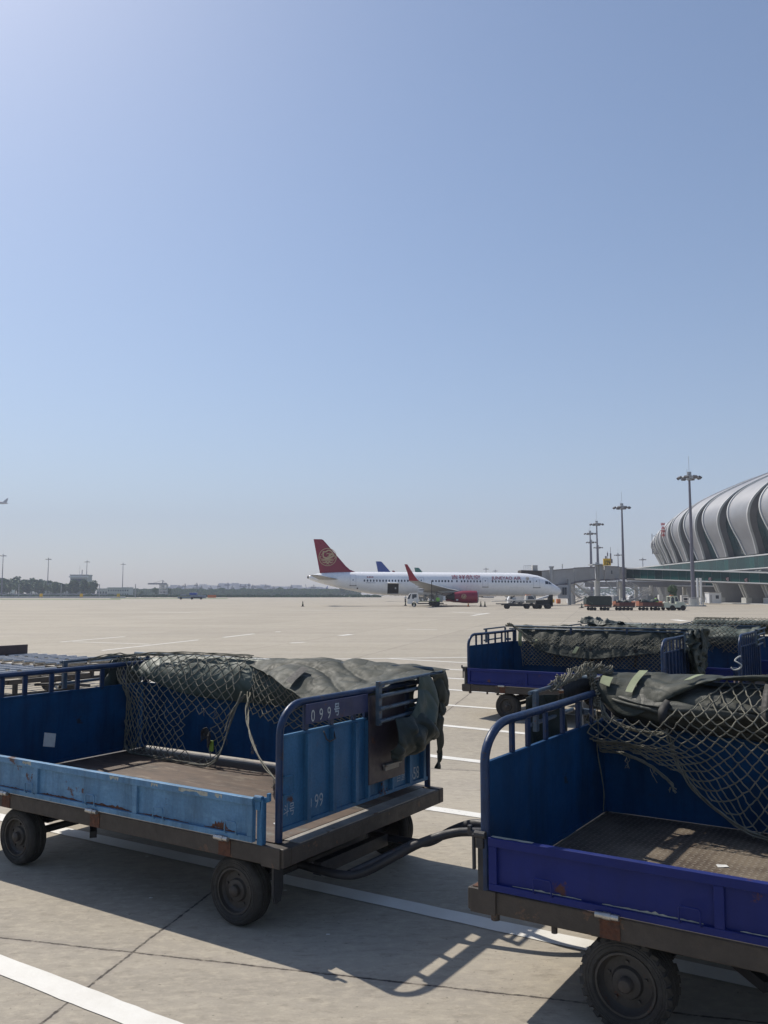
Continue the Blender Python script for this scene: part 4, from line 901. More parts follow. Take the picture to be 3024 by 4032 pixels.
def side(x, z, off=.0, s=-1):
    t, b = fus(x); zc = (t + b) / 2; rz = (t - b) / 2; ry = min(1.98, rz * .965)
    q = max(-1, min(1, (z - zc) / rz)); return Vector((x, s * (ry * math.sqrt(max(0, 1 - q * q)) + off), z))
def airfoil(d, ch, th, n=8):
    P = []
    for k in range(n + 1): x = k / n; P.append((d + x * ch, th * ch * (1.4 * math.sqrt(x) * (1 - x) ** 1.0 + .04 * (1 - x)) ))
    for k in range(n - 1, 0, -1): x = k / n; P.append((d + x * ch, -th * ch * .55 * (1.4 * math.sqrt(x) * (1 - x))))
    return P
def lift(stations, th=.11, n=8):
    mb = MB(); secs = []
    for (y, z, d, ch, roll) in stations:
        af = airfoil(0, ch, th if ch > 1.3 else th * .8, n); base = len(mb.v)
        for (a, b) in af: mb.v.append((44.5 - d - a, y - b * math.sin(roll), z + b * math.cos(roll)))
        secs.append((base, len(af)))
    for i in range(len(secs) - 1):
        a, m_ = secs[i]; b, _ = secs[i + 1]
        for k in range(m_): l = (k + 1) % m_; mb.f.append((a + k, b + k, b + l, a + l))
    for (a, m_) in (secs[0], secs[-1]): mb.f.append(tuple(range(a, a + m_)))
    return mb
def airliner(name, loc, rz, label, fin_m, detail=True, eng_m=None, wlet=None, body=None, pitch=0.0, group=None, scale=1):
    root = empty(name, loc, rz, label, 'airliner', group); root.rotation_euler = (0, pitch, rz); root.scale = (scale,) * 3
    body = body or M['plane_white']; n = 36; mb = MB(); xs = []
    for i in range(len(ST) - 1):
        k = 3 if i not in (9,) else 12
        for j in range(k): xs.append(ST[i][0] + (ST[i + 1][0] - ST[i][0]) * j / k)
    xs.append(44.5)
    for x in xs:
        t, b = fus(x); zc = (t + b) / 2; rz_ = (t - b) / 2; ry = min(1.98, rz_ * .965)
        for k in range(n): a = 2 * math.pi * k / n; mb.v.append((x, ry * math.sin(a), zc + rz_ * math.cos(a)))
    for i in range(len(xs) - 1):
        for k in range(n): l = (k + 1) % n; mb.f.append((i * n + k, i * n + l, (i + 1) * n + l, (i + 1) * n + k))
    mb.f.append(tuple(range(n))); mb.f.append(tuple((len(xs) - 1) * n + k for k in range(n)))
    fz = mb.build('fuselage', body, root, smooth=True)
    q = MB(); q.lathe([(-.25, .0), (-.25, .24), (.05, .27), (.3, .3)], Matrix.Translation((.05, 0, 4.97)) @ Matrix.Rotation(R(90), 4, 'Y'), 16); q.build('exhaust', M['black'], fz, smooth=True)
    f = MB()
    def fo(s, t):
        x = 17.5 + 12 * s; a = math.pi * (t * 1.0) ; w = math.sin(math.pi * s) ** .4
        return Vector((x, -2.35 * math.cos(a) * w, 2.75 - 1.35 * math.sin(a) * w))
    f.grid(fo, 24, 16); f.build('wing_fairing', body, root, smooth=True)
    # fin
    fp = [(.8, 11.62), (2.2, 11.62), (2.55, 11.45), (5.4, 8.2), (6.5, 6.95), (7.2, 6.35), (8.4, 5.85), (2.0, 5.60)]
    fm = MB()
    b = len(fm.v)
    outer = fp
    cx = 4; cz = 7.5
    for s in (-1, 1):
        for (x, z) in outer: fm.v.append((x, s * .03, z))
        for (x, z) in outer:
            k = .12 + .12 * (11.6 - z) / 6; fm.v.append((x + (cx - (11.6 - z) * 0 + (-(z - 7.5) * .45) - x) * .28, s * k, z * .97 + .03 * cz))
    m_ = len(outer)
    for s in (0, 1):
        o_ = s * 2 * m_
        for k in range(m_):
            l = (k + 1) % m_; F = (o_ + k, o_ + l, o_ + m_ + l, o_ + m_ + k); fm.f.append(F if s else F[::-1])
        F = tuple(o_ + m_ + k for k in range(m_)); fm.f.append(F if s else F[::-1])
    for k in range(m_): l = (k + 1) % m_; fm.f.append((k, l, 2 * m_ + l, 2 * m_ + k))
    fin = fm.build('tail_fin', fin_m, root)
    for s in (-1, 1):
        lift([(s * .6, 4.55, 44.5 - 5.6, 3.7, 0), (s * 6.2, 5.20, 44.5 - 1.9, 1.5, 0)], .09).build('tailplane', M['plane_grey'], root, smooth=True, autosmooth=40)
        w = lift([(s * 1.2, 2.45, 17.0, 7.6, 0), (s * 6.4, 2.95, 20.4, 4.4, 0), (s * 16.6, 4.05, 26.2, 1.75, 0), (s * 17.1, 4.2, 26.6, 1.6, s * .5)], .11)
        for k, (yy, dd, ll) in enumerate(((4.6, 23.3, 3.0), (8.2, 24.2, 2.6), (11.4, 25.2, 2.2))):
            w.lathe([(0, .02), (ll * .25, .2), (ll * .6, .26), (ll * .9, .12), (ll, .01)], Matrix.Translation((44.5 - dd + .6, s * yy, 2.55 + .105 * yy)) @ Matrix.Rotation(R(-92), 4, 'Y'), 10)
        wg = w.build('wing', M['plane_grey'], root, smooth=True, autosmooth=40)
        lift([(s * 17.1, 4.2, 26.6, 1.6, s * .5), (s * 17.45, 4.45, 26.95, 1.25, s * 1.0), (s * 17.65, 4.9, 27.3, 1.0, s * 1.3), (s * 18.05, 6.72, 28.5, .45, s * 1.35)], .07).build('winglet', wlet or M['plane_white'], wg, smooth=True, autosmooth=40)
        mt = Matrix.Translation((44.5 - 15.7, s * 5.75, 1.72)) @ Matrix.Rotation(R(-90), 4, 'Y')
        en = MB().lathe([(.5, .78), (.12, .84), (0, .93), (.10, 1.0), (.5, 1.04), (1.4, 1.07), (2.6, 1.03), (3.6, .86), (4.0, .80)], mt, 32).build('engine', eng_m or body, root, smooth=True)
        MB().lathe([(-.01, .90), (-.035, .94), (.02, .985), (.14, 1.015)], mt, 32).build('intake_lip', M['metal_lt'], en, smooth=True)
        MB().lathe([(.55, .77), (.56, .25), (.15, .0)], mt, 24).build('fan', M['steel_dark'], en, smooth=True, autosmooth=30)
        MB().lathe([(3.7, .80), (4.3, .55), (5.2, .30), (5.6, .0)], mt, 20).build('exhaust_cone', M['steel_brown'], en, smooth=True)
        MB().prism([(27.6, 2.6), (24.0, 2.75), (21.5, 2.9), (22.6, 2.35), (25.4, 2.5)], lambda a, b_, d: (a, s * 5.75 + d, b_), -.16, .16).build('pylon', M['plane_grey'], root)
        g = MB().cyl((22.0, s * 3.8, .6), (22.0, s * 3.4, 2.6), .13).bar((22, s * 3.8, 1.0), (23.2, s * 3.3, 2.3), .1).cyl((22, s * 3.3, .58), (22, s * 4.3, .58), .08)
        gg = g.build('main_gear', M['metal_lt'], root, smooth=True, autosmooth=40)
        for yy in (3.42, 4.18):
            MB().lathe([(-.2, .3), (-.2, .52), (-.12, .58), (.12, .58), (.2, .52), (.2, .3), (.12, .28), (.12, .05), (-.12, .05), (-.12, .28), (-.2, .3)], Matrix.Translation((22, s * yy, .58)) @ Matrix.Rotation(R(90), 4, 'X'), 20).build('wheel', M['rubber'], gg, smooth=True, autosmooth=40)
    g = MB().cyl((39.2, 0, .4), (39.4, 0, 2.2), .1).cyl((39.2, -.25, .38), (39.2, .25, .38), .06).quad((39.9, -.45, 1.1), (39.9, -.45, 2.0), (38.6, -.45, 2.0), (38.6, -.45, 1.2)).build('nose_gear', M['metal_lt'], root)
    for yy in (-.22, .22): MB().lathe([(-.1, .2), (-.1, .36), (.1, .36), (.1, .2), (.06, .05), (-.06, .05), (-.1, .2)], Matrix.Translation((39.2, yy, .38)) @ Matrix.Rotation(R(90), 4, 'X'), 18).build('wheel', M['rubber'], g, smooth=True, autosmooth=40)
    # cockpit glass
    for s in (-1, 1):
        for (xa, xb, za, zb, zc_) in ((41.35, 41.95, 4.02, 4.55, 4.60), (42.02, 42.68, 4.0, 4.52, 4.10)):
            mb = MB(); mb.grid(lambda a, b_: side(xa + (xb - xa) * a, za + ((zb if xa < 42 else zb + (zc_ - zb) * a) - za) * b_, .012, s), 4, 4); mb.build('cockpit_window', M['window_dark'], fz, smooth=True)
    return root, fz, fin
def px2x(px): return (px - 1207) / 995 * 44.5
def px2z(py, k=.0443): return 2 + (2340 - py) * k
PL = (31.25 - 44.5 * math.cos(R(2.5)), 152.1 - 44.5 * math.sin(R(2.5)), 0)
plane, pf, pfin = airliner('airliner', PL, R(2.5), 'white airliner with a dark red fin and dark red engines parked side on', M['plane_red'], eng_m=M['plane_red'], wlet=M['plane_red'], pitch=R(.35))
wx = [1180 + (676 + 33.2 * k) / 2.765 for k in range(17)] + [1180 + (1408 + 34.3 * k) / 2.765 for k in range(7)] + [1700 + v / 2.9625 for v in (5, 40, 75, 111, 148, 189, 246, 300, 335, 372, 407, 445, 480, 516)] + [1700 + (660 + 36.3 * k) / 2.9625 for k in range(13)]
for s in (-1, 1):
    for p in wx:
        x = px2x(p); mb = MB(); zc = 4.42
        mb.v = [tuple(side(x + .13 * math.copysign(abs(math.cos(a)) ** .7, math.cos(a)), zc + .19 * math.copysign(abs(math.sin(a)) ** .7, math.sin(a)), .010, s)) for a in [2 * math.pi * k / 14 for k in range(14)]]
        mb.f = [tuple(range(14))]; mb.build('window', M['window_dark'], pf)
def outline(x0, x1, z0, z1, s=-1, r=.022, sill=True, nm='door', mt='letter_grey'):
    P = [(x0, z0 + .1), (x0, z1 - .1), (x0 + .1, z1), (x1 - .1, z1), (x1, z1 - .1), (x1, z0 + .1), (x1 - .1, z0), (x0 + .1, z0)]; Q = []
    for i in range(len(P)):
        a, b = P[i], P[(i + 1) % len(P)]
        for k in range(4): t = k / 4; Q.append(side(a[0] + (b[0] - a[0]) * t, a[1] + (b[1] - a[1]) * t, .0, s))
    mb = MB().tube(Q, r, 5, closed=True)
    o = mb.build(nm, M[mt], pf, smooth=True)
    if sill: MB().tube([side(x0 - .1, z0 - .02, .03, s), side(x1 + .1, z0 - .02, .03, s)], .05, 6).build('door_sill', M['steel_dark'], o)
    return o
for s in (-1, 1):
    for (xa, xb, za, zb) in ((1180 + 524 / 2.765, 1180 + 586 / 2.765, 3.55, 5.42), (1180 + 1258 / 2.765, 1180 + 1312 / 2.765, 3.95, 5.0), (1700 + 545 / 2.9625, 1700 + 605 / 2.9625, 3.45, 5.02), (1700 + 1134 / 2.9625, 1700 + 1210 / 2.9625, 3.40, 5.18)):
        d_ = outline(px2x(xa), px2x(xb), za, zb, s, sill=zb > 5.01)
        xm = px2x((xa + xb) / 2); mb = MB(); mb.v = [tuple(side(xm + .1 * math.cos(a) , 4.52 + .12 * math.sin(a), .012, s)) for a in [2 * math.pi * k / 10 for k in range(10)]]; mb.f = [tuple(range(10))]; mb.build('door_window', M['window_dark'], d_)
outline(px2x(1700 + 855 / 2.9625), px2x(1700 + 1025 / 2.9625), 2.15, 3.35, r=.010, sill=False, nm='cargo_door')
outline(px2x(1700 + 360 / 2.9625), px2x(1700 + 500 / 2.9625), 1.9, 3.6, r=.009, sill=False, nm='fairing_seam')
xa, xb = px2x(1514), px2x(1557)
hd = MB().grid(lambda a, b: side(xa + (xb - xa) * a, 2.15 + 1.75 * b, .015), 6, 8).build('hold_shade_patch', M['hold_shade'], pf, smooth=True)  # patch on the skin, no recess: shade of the open hold is painted
MB().box(xa + 1.25, xa + 1.5, -2.02, -1.95, 3.0, 3.3).box(xa + .05, xb - .05, -2.0, -1.93, 2.2, 2.26).build('hold_net_post', M['metal_lt'], hd)
MB().grid(lambda a, b: Vector((xa - .05 + (xb - xa + .1) * a, -1.75 - 1.45 * b, 3.95 + .12 * math.sin(math.pi * b) + .10 * b)), 4, 6).build('open_cargo_door', M['plane_white'], hd, smooth=True, solid=.08)
MB().box(px2x(1180 + 595 / 2.765), px2x(1180 + 609 / 2.765), -1.75, -1.60, 2.95, 3.2).build('vent', M['black'], pf)
def on_side(x0, z0, s=-1, off=.018): return lambda a, b: side(x0 + a, z0 + b, off, s)
text_mesh('吉祥航空', 1.02, lambda a, b: side(px2x(1761) + a, 4.84 + b * .80, .02), M['letter_red'], 'airline_name', pf, strips=6, xs=1.27, bold=.012)
text_mesh('JUNEYAO AIR', .90, lambda a, b: side(px2x(1920) + a, 4.76 + b * .86, .02), M['letter_red'], 'airline_name', pf, strips=6, xs=.93, bold=.014)
text_mesh('B-8540', .40, lambda a, b: side(px2x(1434) + a, 4.92 + b * .9, .02), M['letter_red'], 'registration', pf, strips=4, xs=.98, bold=.008)
text_mesh('AIRBUS A321', .30, lambda a, b: side(px2x(1431) + a, 3.97 + b, .02), M['letter_grey'], 'type_name', pf, strips=4, xs=.95)
# emblem: ring and curling ribbons
def emblem(fn, r, parent, w=.07, name='emblem'):
    mb = MB()
    def stroke(P, w0, w1=None, n=26, taper=True):
        w1 = w1 or w0; base = len(mb.v); pts = [spl([(p[0], p[1], 0) for p in P], i / n) for i in range(n + 1)]
        for i, p in enumerate(pts):
            d = (pts[min(i + 1, n)] - pts[max(i - 1, 0)]).normalized(); x = Vector((-d.y, d.x, 0)); t = i / n
            ww = (w0 + (w1 - w0) * t) * (math.sin(math.pi * min(max(t, .04), .96)) ** .5 if taper else 1)
            for q in (-1, 1): c = p + x * ww / 2 * q; mb.v.append(tuple(fn(c.x * r, c.y * r)))
        for i in range(n): mb.f.append((base + 2 * i, base + 2 * i + 1, base + 2 * i + 3, base + 2 * i + 2))
    ring = [(math.cos(a), math.sin(a)) for a in [2 * math.pi * k / 24 for k in range(25)]]
    stroke(ring, w, n=60, taper=False)
    stroke([(-.78, .20), (-.55, .42), (-.50, .62), (-.2, .60), (.05, .78), (.35, .70), (.55, .50), (.40, .38), (.15, .50)], .14)
    stroke([(-.35, .62), (-.52, .30), (-.45, -.02), (-.10, -.12), (.30, -.05), (.62, .12), (.66, .34), (.40, .30), (.20, .10), (-.05, .06)], .20)
    stroke([(-.15, .30), (.0, .42), (.25, .28), (.10, .16)], .10)
    stroke([(-.84, -.22), (-.4, -.27), (.2, -.26), (.72, -.24)], .13); stroke([(-.80, -.40), (-.3, -.43), (.3, -.42), (.76, -.38)], .10)
    stroke([(.72, -.24), (.88, -.05), (.78, .16), (.58, .10)], .10); stroke([(-.84, -.2), (-.86, .0), (-.70, .06)], .09)
    stroke([(-.62, -.55), (-.35, -.66), (-.12, -.56), (.0, -.74), (.25, -.86)], .12); stroke([(.62, -.52), (.40, -.66), (.18, -.54), (.05, -.70), (-.2, -.85)], .12)
    return mb.build(name, M['gold'], parent)
for s in (-1, 1):
    emblem(lambda a, b: Vector((3.30 + a, s * .262, 8.50 + b)), 1.52, pfin)
eng = [o for o in KIDS(plane) if o.name.startswith('engine')]
def eside(s, off=.03):
    def f(a, b): yy = math.sqrt(max(0, 1.07 ** 2 - b * b)) + off; return Vector((26.3 + a, s * 5.75 - yy, 1.80 + b))
    return f
emblem(eside(-1), .40, eng[0], w=.12)
emblem(lambda a, b: side(px2x(1700 + 1068 / 2.9625) + a, 4.98 + b, .02), .29, pf, w=.12)
MB().quad((26.0 - 1.0, -5.75 - 1.05, 1.1), (25.35, -5.75 - 1.05, 1.1), (25.35, -5.75 - 1.07, 1.35), (25.0, -5.75 - 1.07, 1.35)).build('placard', M['paper'], eng[0])

airliner('airliner', (at(1516, 252) + 18.5 - 22, 252, 0), R(1), 'airliner with a plain blue fin, hidden behind the white one but for fin and wheels', M['tail_blue'], group=None)
airliner('airliner', (at(1655, 312) - 3.0, 312, 0), R(1), 'airliner with a plain green fin, hidden behind the white one but for the fin', M['tail_green'])
airliner('airliner', (at(1293, 980) + 0, 980, 0), R(180 - 56), 'small distant white airliner taxiing left with a dark blue fin', M['tail_blue'])
tk = airliner('airliner', (at(21, 1150) , 1150, 2 + (2340 - 1996) / FPX * 1150), R(180), 'grey airliner climbing away at the left edge of the sky', M['bld_grey'], body=M['plane_grey'], pitch=R(-9))[0]

# ------------------------------------------------------------------ light masts
def mast(x, Y, top, label, base=False, group='floodlight masts', w=1.0, gz=0):
    w *= .86
    X = at(x, Y); H_ = 2 + (2340 - top) / FPX * Y
    root = empty('light_mast', (X, Y, gz), 0, label, 'light mast', group)
    MB().tube([(0, 0, 0), (0, 0, H_ * .5), (0, 0, H_ - 1.2)], [.42 * w, .32 * w, .20 * w], 14).build('pole', M['metal_gr'], root, smooth=True, autosmooth=40)
    hd = MB().cyl((0, 0, H_ - 1.5), (0, 0, H_ - .6), .5 * w, n=12).cyl((0, 0, H_ - .5), (0, 0, H_ - .1), .42 * w, n=12).cyl((0, 0, H_), (0, 0, H_ + 2.6), .03, n=5)
    hd.cyl((-.35, 0, H_ - .4), (-.35, 0, H_ + .4), .03, n=5).lathe([(H_ - 1.2, 1.9 * w), (H_ - 1.1, 1.95 * w), (H_ - 1.0, 1.9 * w)], Matrix.Identity(4), 20)
    for k in range(8): a = 2 * math.pi * k / 8; hd.bar((.4 * math.cos(a), .4 * math.sin(a), H_ - 1.1), (1.9 * w * math.cos(a), 1.9 * w * math.sin(a), H_ - 1.1), .06)
    h = hd.build('lamp_ring', M['metal_lt'], root, smooth=True, autosmooth=40)
    for k in range(8):
        a = 2 * math.pi * k / 8 + .2; c = Vector((2.05 * w * math.cos(a), 2.05 * w * math.sin(a), H_ - 1.15))
        mt = Matrix.Translation(c) @ Matrix.Rotation(a, 4, 'Z') @ Matrix.Rotation(R(35), 4, 'Y')
        MB().box(-.25 * w, .25 * w, -.45 * w, .45 * w, -.10, .22, mt).build('floodlight', M['lampbody'], h)
    return root
m0 = mast(2724, 144, 1854, 'tallest floodlight mast, nearest one in front of the ribbed terminal roof')
cb_ = MB().cyl((0, 0, 0), (0, 0, .22), 2.0, n=20).cyl((0, 0, .2), (0, 0, 1.3), .75, n=16); cb_.build('footing', M['concrete_p'], m0)
for k in range(8):
    a = 2 * math.pi * k / 8; b = 2 * math.pi * (k + 1) / 8; P = lambda q, z: (1.7 * math.cos(q), 1.7 * math.sin(q), z)
    MB().cyl(P(a, .2), P(a, 1.5), .05, n=6).cyl(P(a, .9), P(b, .9), .04, n=6).cyl(P(a, 1.45), P(b, 1.45), .04, n=6).build('guard_rail', M['panel_beige'], m0)
for x, Y, t, lb in ((2453, 194, 1980, 'second tallest floodlight mast, rising behind the yellow 129 sign'), (2352, 241, 2050, 'floodlight mast just left of the 129 sign, taller of the close pair'),
                    (2325, 279, 2089, 'floodlight mast left of the 129 sign, upper head of the leftmost pair'), (2329, 325, 2125, 'floodlight mast with its head just below its neighbour, leftmost pair'),
                    (2356, 362, 2147, 'low headed floodlight mast directly beside the taller one left of the 129 sign'), (2433, 432, 2178, 'thin floodlight mast just right of the 129 sign'),
                    (2530, 490, 2197, 'small floodlight mast standing alone above the green glazed corridor'), (1913, 673, 2236, 'tiny floodlight mast showing over the airliner lettering, left of two'), (1949, 729, 2244, 'tiny floodlight mast showing over the airliner lettering, right of two'),
                    (13, 600, 2183, 'floodlight mast at the left edge over the trees'), (192, 650, 2197, 'floodlight mast over the trees, second from the left edge'), (344, 706, 2208, 'floodlight mast beside the low control tower'), (486, 763, 2218, 'floodlight mast in front of the low grey building, right of the trees')):
    mast(x, Y, t, lb, w=1.1 if Y > 500 else 1.0)

# ------------------------------------------------------------------ terminal
term = empty('terminal_building', (76, 175, 0), 0, 'huge ribbed silver terminal with a bulging barrel roof and green glazed base', 'terminal')
def tl(mb): mb.v = [(x - 76, y - 175, z) for (x, y, z) in mb.v]; return mb
PROF = [(76.3, 10.1), (75.4, 13), (74.3, 16), (73.9, 18.5), (74.5, 20.8), (76.0, 22.8), (78.2, 24.6), (81.5, 26.4), (86, 28.4), (92, 30.8), (100, 33.2), (110, 35.2), (122, 36.2)]
def prof(t, Y):
    p = spl([(a, b, 0) for a, b in PROF], t); k = 1.0
    e = max(0, (Y - 205) / 40.0)          # the far end rounds down
    cx = 122; xx = p.x + (cx - p.x) * (1 - math.sqrt(max(0, 1 - min(e, .99) ** 2))) * .05; zz = 10.1 + (p.y - 10.1) * math.sqrt(max(.02, 1 - min(e, .99) ** 2 * .75))
    return Vector((xx + .0, Y, zz))
YB = [112, 126, 141, 156, 171, 187, 201, 213, 222, 229, 234, 238, 241]
gl = MB(); gl.grid(lambda s, t: prof(t, 112 + 129 * s) + Vector((1.5, 0, -.3)), 60, 30)
for i in range(61):
    for j in range(31): gl.uv.append((i * .8, j))
tl(gl).build('glazing', mat('terminal_glass', (.03, .07, .07), .12, var=.5, scale=.12, alt=(.10, .11, .11), altamt=.8, altscale=.15), term, smooth=True)
for i in range(len(YB) - 1):
    y0, y1 = YB[i], YB[i + 1]; w = y1 - y0
    def edge(t, q):   # q 0 near edge, 1 far edge
        narrow = .27 * (1 - min(1, t / .42)) ** 1.1
        g = .16 + narrow
        return y0 + w * (.04 if q == 0 else (1 - g)) + (w * narrow * .75 if q == 0 else 0)
    def surf(s, t, off):
        ya, yb_ = edge(t, 0), edge(t, 1); p = prof(t, ya + (yb_ - ya) * s); return p + Vector((-off * .8, 0, off * .35))
    NS, NT = 6, 46
    mb = MB(); 
    for a in range(NS + 1):
        for b in range(NT + 1): mb.v.append(tuple(surf(a / NS, b / NT, .3))); mb.uv.append((a / NS, b / NT))
    for a in range(NS):
        for b in range(NT): q = a * (NT + 1) + b; mb.f.append((q, q + NT + 1, q + NT + 2, q + 1))
    rp = tl(mb).build('roof_panel', M['roof_metal'], term, smooth=True)
    for q, nm in ((0, 'near'), (1, 'far')):
        tb_ = MB()
        for b in range(NT + 1):
            p = surf(q, b / NT, .3); ww = .45
            for (dx, dy) in ((-.25, -ww / 2), (-.25, ww / 2), (.25, ww / 2), (.25, -ww / 2)): tb_.v.append((p.x + dx, p.y + dy, p.z + .05))
        for b in range(NT):
            for k in range(4): l = (k + 1) % 4; tb_.f.append((b * 4 + k, b * 4 + l, b * 4 + 4 + l, b * 4 + 4 + k))
        tl(tb_).build('rib', M['trim'], rp)
        rv = MB()
        for b in range(NT + 1):
            p = surf(q, b / NT, .3); p2 = p + Vector((2.2, (1 if q == 0 else 1) * .02, -.6)); rv.v += [tuple(p), tuple(p2)]
        for b in range(NT): rv.f.append((2 * b, 2 * b + 1, 2 * b + 3, 2 * b + 2))
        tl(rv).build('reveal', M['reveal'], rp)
# green glazed storey under the shell
def gband(x0, y0, x1, y1, za0, zb0, za1, zb1, name, parent, pane=2.2, thick=.3, m=None):
    mb = MB(); n = max(2, int(math.hypot(x1 - x0, y1 - y0) / pane))
    for i in range(n + 1):
        t = i / n; x, y = x0 + (x1 - x0) * t, y0 + (y1 - y0) * t
        mb.v += [(x, y, za0 + (za1 - za0) * t), (x, y, zb0 + (zb1 - zb0) * t)]; mb.uv += [(i + .001 if i < n else i - .001, 0), (i + .001 if i < n else i - .001, 1)]
    V_ = []; U_ = []; F_ = []
    for i in range(n):
        b = len(V_); V_ += [mb.v[2 * i], mb.v[2 * i + 2], mb.v[2 * i + 3], mb.v[2 * i + 1]]; U_ += [(i + .5, 0)] * 4; F_.append((b, b + 1, b + 2, b + 3))
    g = MB(); g.v, g.uv, g.f = V_, U_, F_
    o = g.build(name, M['gglass'], parent)
    d = Vector((x1 - x0, y1 - y0, 0)).normalized(); nn = Vector((d.y, -d.x, 0)); nn = nn if nn.dot(Vector((-x0, -y0, 0))) > 0 else -nn
    fr = MB()
    for i in range(n + 1):
        t = i / n; p = Vector((x0 + (x1 - x0) * t, y0 + (y1 - y0) * t, 0)) + nn * .03
        w = .05 if i % 5 else .10
        fr.bar(p + Vector((0, 0, za0 + (za1 - za0) * t)), p + Vector((0, 0, zb0 + (zb1 - zb0) * t)), w, .12, up=(0, 1, 0))
    fr.build('mullion', mat('mullion', (.05, .10, .10), .5), o)
    tr = MB()
    for (z0, z1, h) in ((za0, za1, .22), (zb0, zb1, .26)):
        tr.bar(Vector((x0, y0, z0)) + nn * .15, Vector((x1, y1, z1)) + nn * .15, .5, h)
    tr.build('edge_beam', M['trim'], o)
    return o
gband(76 - 76, 274 - 175, 76 - 76, 112 - 175, 7.0, 9.9, 7.4, 9.9, 'glazed_storey', term)
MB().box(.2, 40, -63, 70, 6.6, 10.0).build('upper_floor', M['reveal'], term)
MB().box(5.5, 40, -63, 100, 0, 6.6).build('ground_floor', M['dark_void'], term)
for k, Y in enumerate((146, 158, 170.5, 181, 195, 206, 216, 226, 236)):
    fn = MB().prism([(-1.6, 6.7), (4.4, 6.7), (5.6, 0.0), (.6, 0.0)], lambda a, b, d: (a, Y - 175 + d, b), -1.0, 1.2)
    f_ = fn.build('leaning_pier', M['concrete_w'], term)
    lg = MB()
    for dy in (-1.0, .75): lg.bar((-1.9, Y - 175 + dy + .1, 6.7), (.35, Y - 175 + dy * .7 + .1, .7), .35, .5)
    lg.box(-.5, .7, Y - 175 - 1.1, Y - 175 + 1.3, 0, 1.3).build('pier_leg', M['concrete_p'], f_)
    MB().box(5.3, 5.45, Y - 175 + 3, Y - 175 + 7, .2, 5.6).build('ground_window', M['gglass'], term)
MB().box(-3, 30, -63, 60, 0, .14).build('pavement_kerb', M['concrete_p'], term)
# red sign frame on the end of the roof
rs = MB(); xr = at(2607, 226) - 76; kx = 226 / FPX
for k in range(4):
    z = 2 + (2340 - 2111 + 14 * k) * kx; w = 13 * kx; h = 10.5 * kx
    rs.bar((xr + w / 2, 51, z), (xr + w / 2, 51, z + h), .16).bar((xr, 51, z + h * .75), (xr + w, 51, z + h * .75), .14).bar((xr + .1, 51, z + h * .35), (xr + w - .1, 51, z + h * .35), .14).bar((xr, 51, z), (xr + w, 51, z + (k % 2) * .15), .14)
    if k % 2: rs.bar((xr, 51, z), (xr, 51, z + h), .12).bar((xr + w, 51, z), (xr + w, 51, z + h), .12)
    else: rs.bar((xr, 51, z), (xr + w / 2, 51, z + h * .7), .12).bar((xr + w, 51, z), (xr + w / 2, 51, z + h * .7), .12)
rs.build('rooftop_letters', mat('sign_red', (.55, .08, .07), .5, var=.1), term)
fm_ = MB(); X0 = at(2569, 236) - 76
for z in (13.2, 15.6, 18.0): fm_.bar((X0, 61, z), (X0 + 2.6, 61, z), .12)
for x in (0, 1.2): fm_.bar((X0 + x, 61, 13), (X0 + x, 61, 18.6), .14)
fm_.bar((X0, 61, 13), (X0 + 1.2, 61, 18), .1); fm_.build('maintenance_frame', M['metal_gr'], term)

# fixed glazed corridor from the bridges to the terminal
cor = empty('glazed_corridor', (0, 0, 0), 0, 'long green glazed corridor running from the jet bridge to the terminal', 'corridor')
cx0, cy0 = at(2464, 205), 205; cx1, cy1 = at(3110, 162), 162
gband(cx0, cy0, cx1, cy1, 2 + 61 * 205 / FPX, 2 + 101 * 205 / FPX, 2 + 39 * 162 / FPX, 2 + 82 * 162 / FPX, 'glazed_wall', cor, 2.4)
b = MB(); 
def wedge(x0, y0, x1, y1, z00, z01, z10, z11, dy):
    b_ = MB(); b_.quadbox([(x0, y0 + .1, z00), (x1, y1 + .1, z10), (x1 + 1, y1 + dy, z10), (x0 + 1, y0 + dy, z00), (x0, y0 + .1, z01), (x1, y1 + .1, z11), (x1 + 1, y1 + dy, z11), (x0 + 1, y0 + dy, z01)]); return b_
wedge(cx0, cy0, cx1, cy1, 5.4, 8.3, 3.6, 6.1, 3.5).build('corridor_body', M['reveal'], cor)
for (px_, yy, mt_) in ((2786, 2281, 0), (2846, 2281, 1), (2927, 2285, 2)):
    t = 0
    for it in range(40):
        t = it / 39; X = cx0 + (cx1 - cx0) * t; Y = cy0 + (cy1 - cy0) * t
        if 1512 + FPX * X / Y >= px_: break
    c = Vector((X, Y - .35, 2 + (2340 - yy) / FPX * Y)); r = .40
    dsc = MB().lathe([(0, 0), (0, r * .8)], Matrix.Translation(c) @ Matrix.Rotation(R(90), 4, 'X'), 24); q = dsc.build('round_sign', M['paper'], cor)
    MB().lathe([(.02, r * .80), (.03, r), (-.02, r)], Matrix.Translation(c) @ Matrix.Rotation(R(90), 4, 'X'), 24).bar(c + Vector((-.2, -.04, -.2)), c + Vector((.2, -.04, .2)), .06).bar(c + Vector((-.1, -.04, -.12)), c + Vector((-.1, -.04, .16)), .1).bar(c + Vector((.14, -.04, -.14)), c + Vector((.14, -.04, .1)), .08).build('sign_border', mat('sign_maroon', (.25, .04, .06), .5), q)
for (px_, y) in ((2858, 190),): pass
cor2 = empty('glazed_corridor', (0, 0, 0), 0, 'lower green glazed corridor below and behind the long one', 'corridor')
gband(at(2470, 214), 214, at(2822, 196), 196, 2 + 34 * 214 / FPX, 2 + 52 * 214 / FPX, 2 + 32 * 196 / FPX, 2 + 50 * 196 / FPX, 'glazed_wall', cor2, 3)
wedge(at(2300, 222), 222, at(2822, 196) + .1, 196, 3.9, 5.2, 3.6, 4.9, 3.0).build('corridor_body', M['reveal'], cor2)
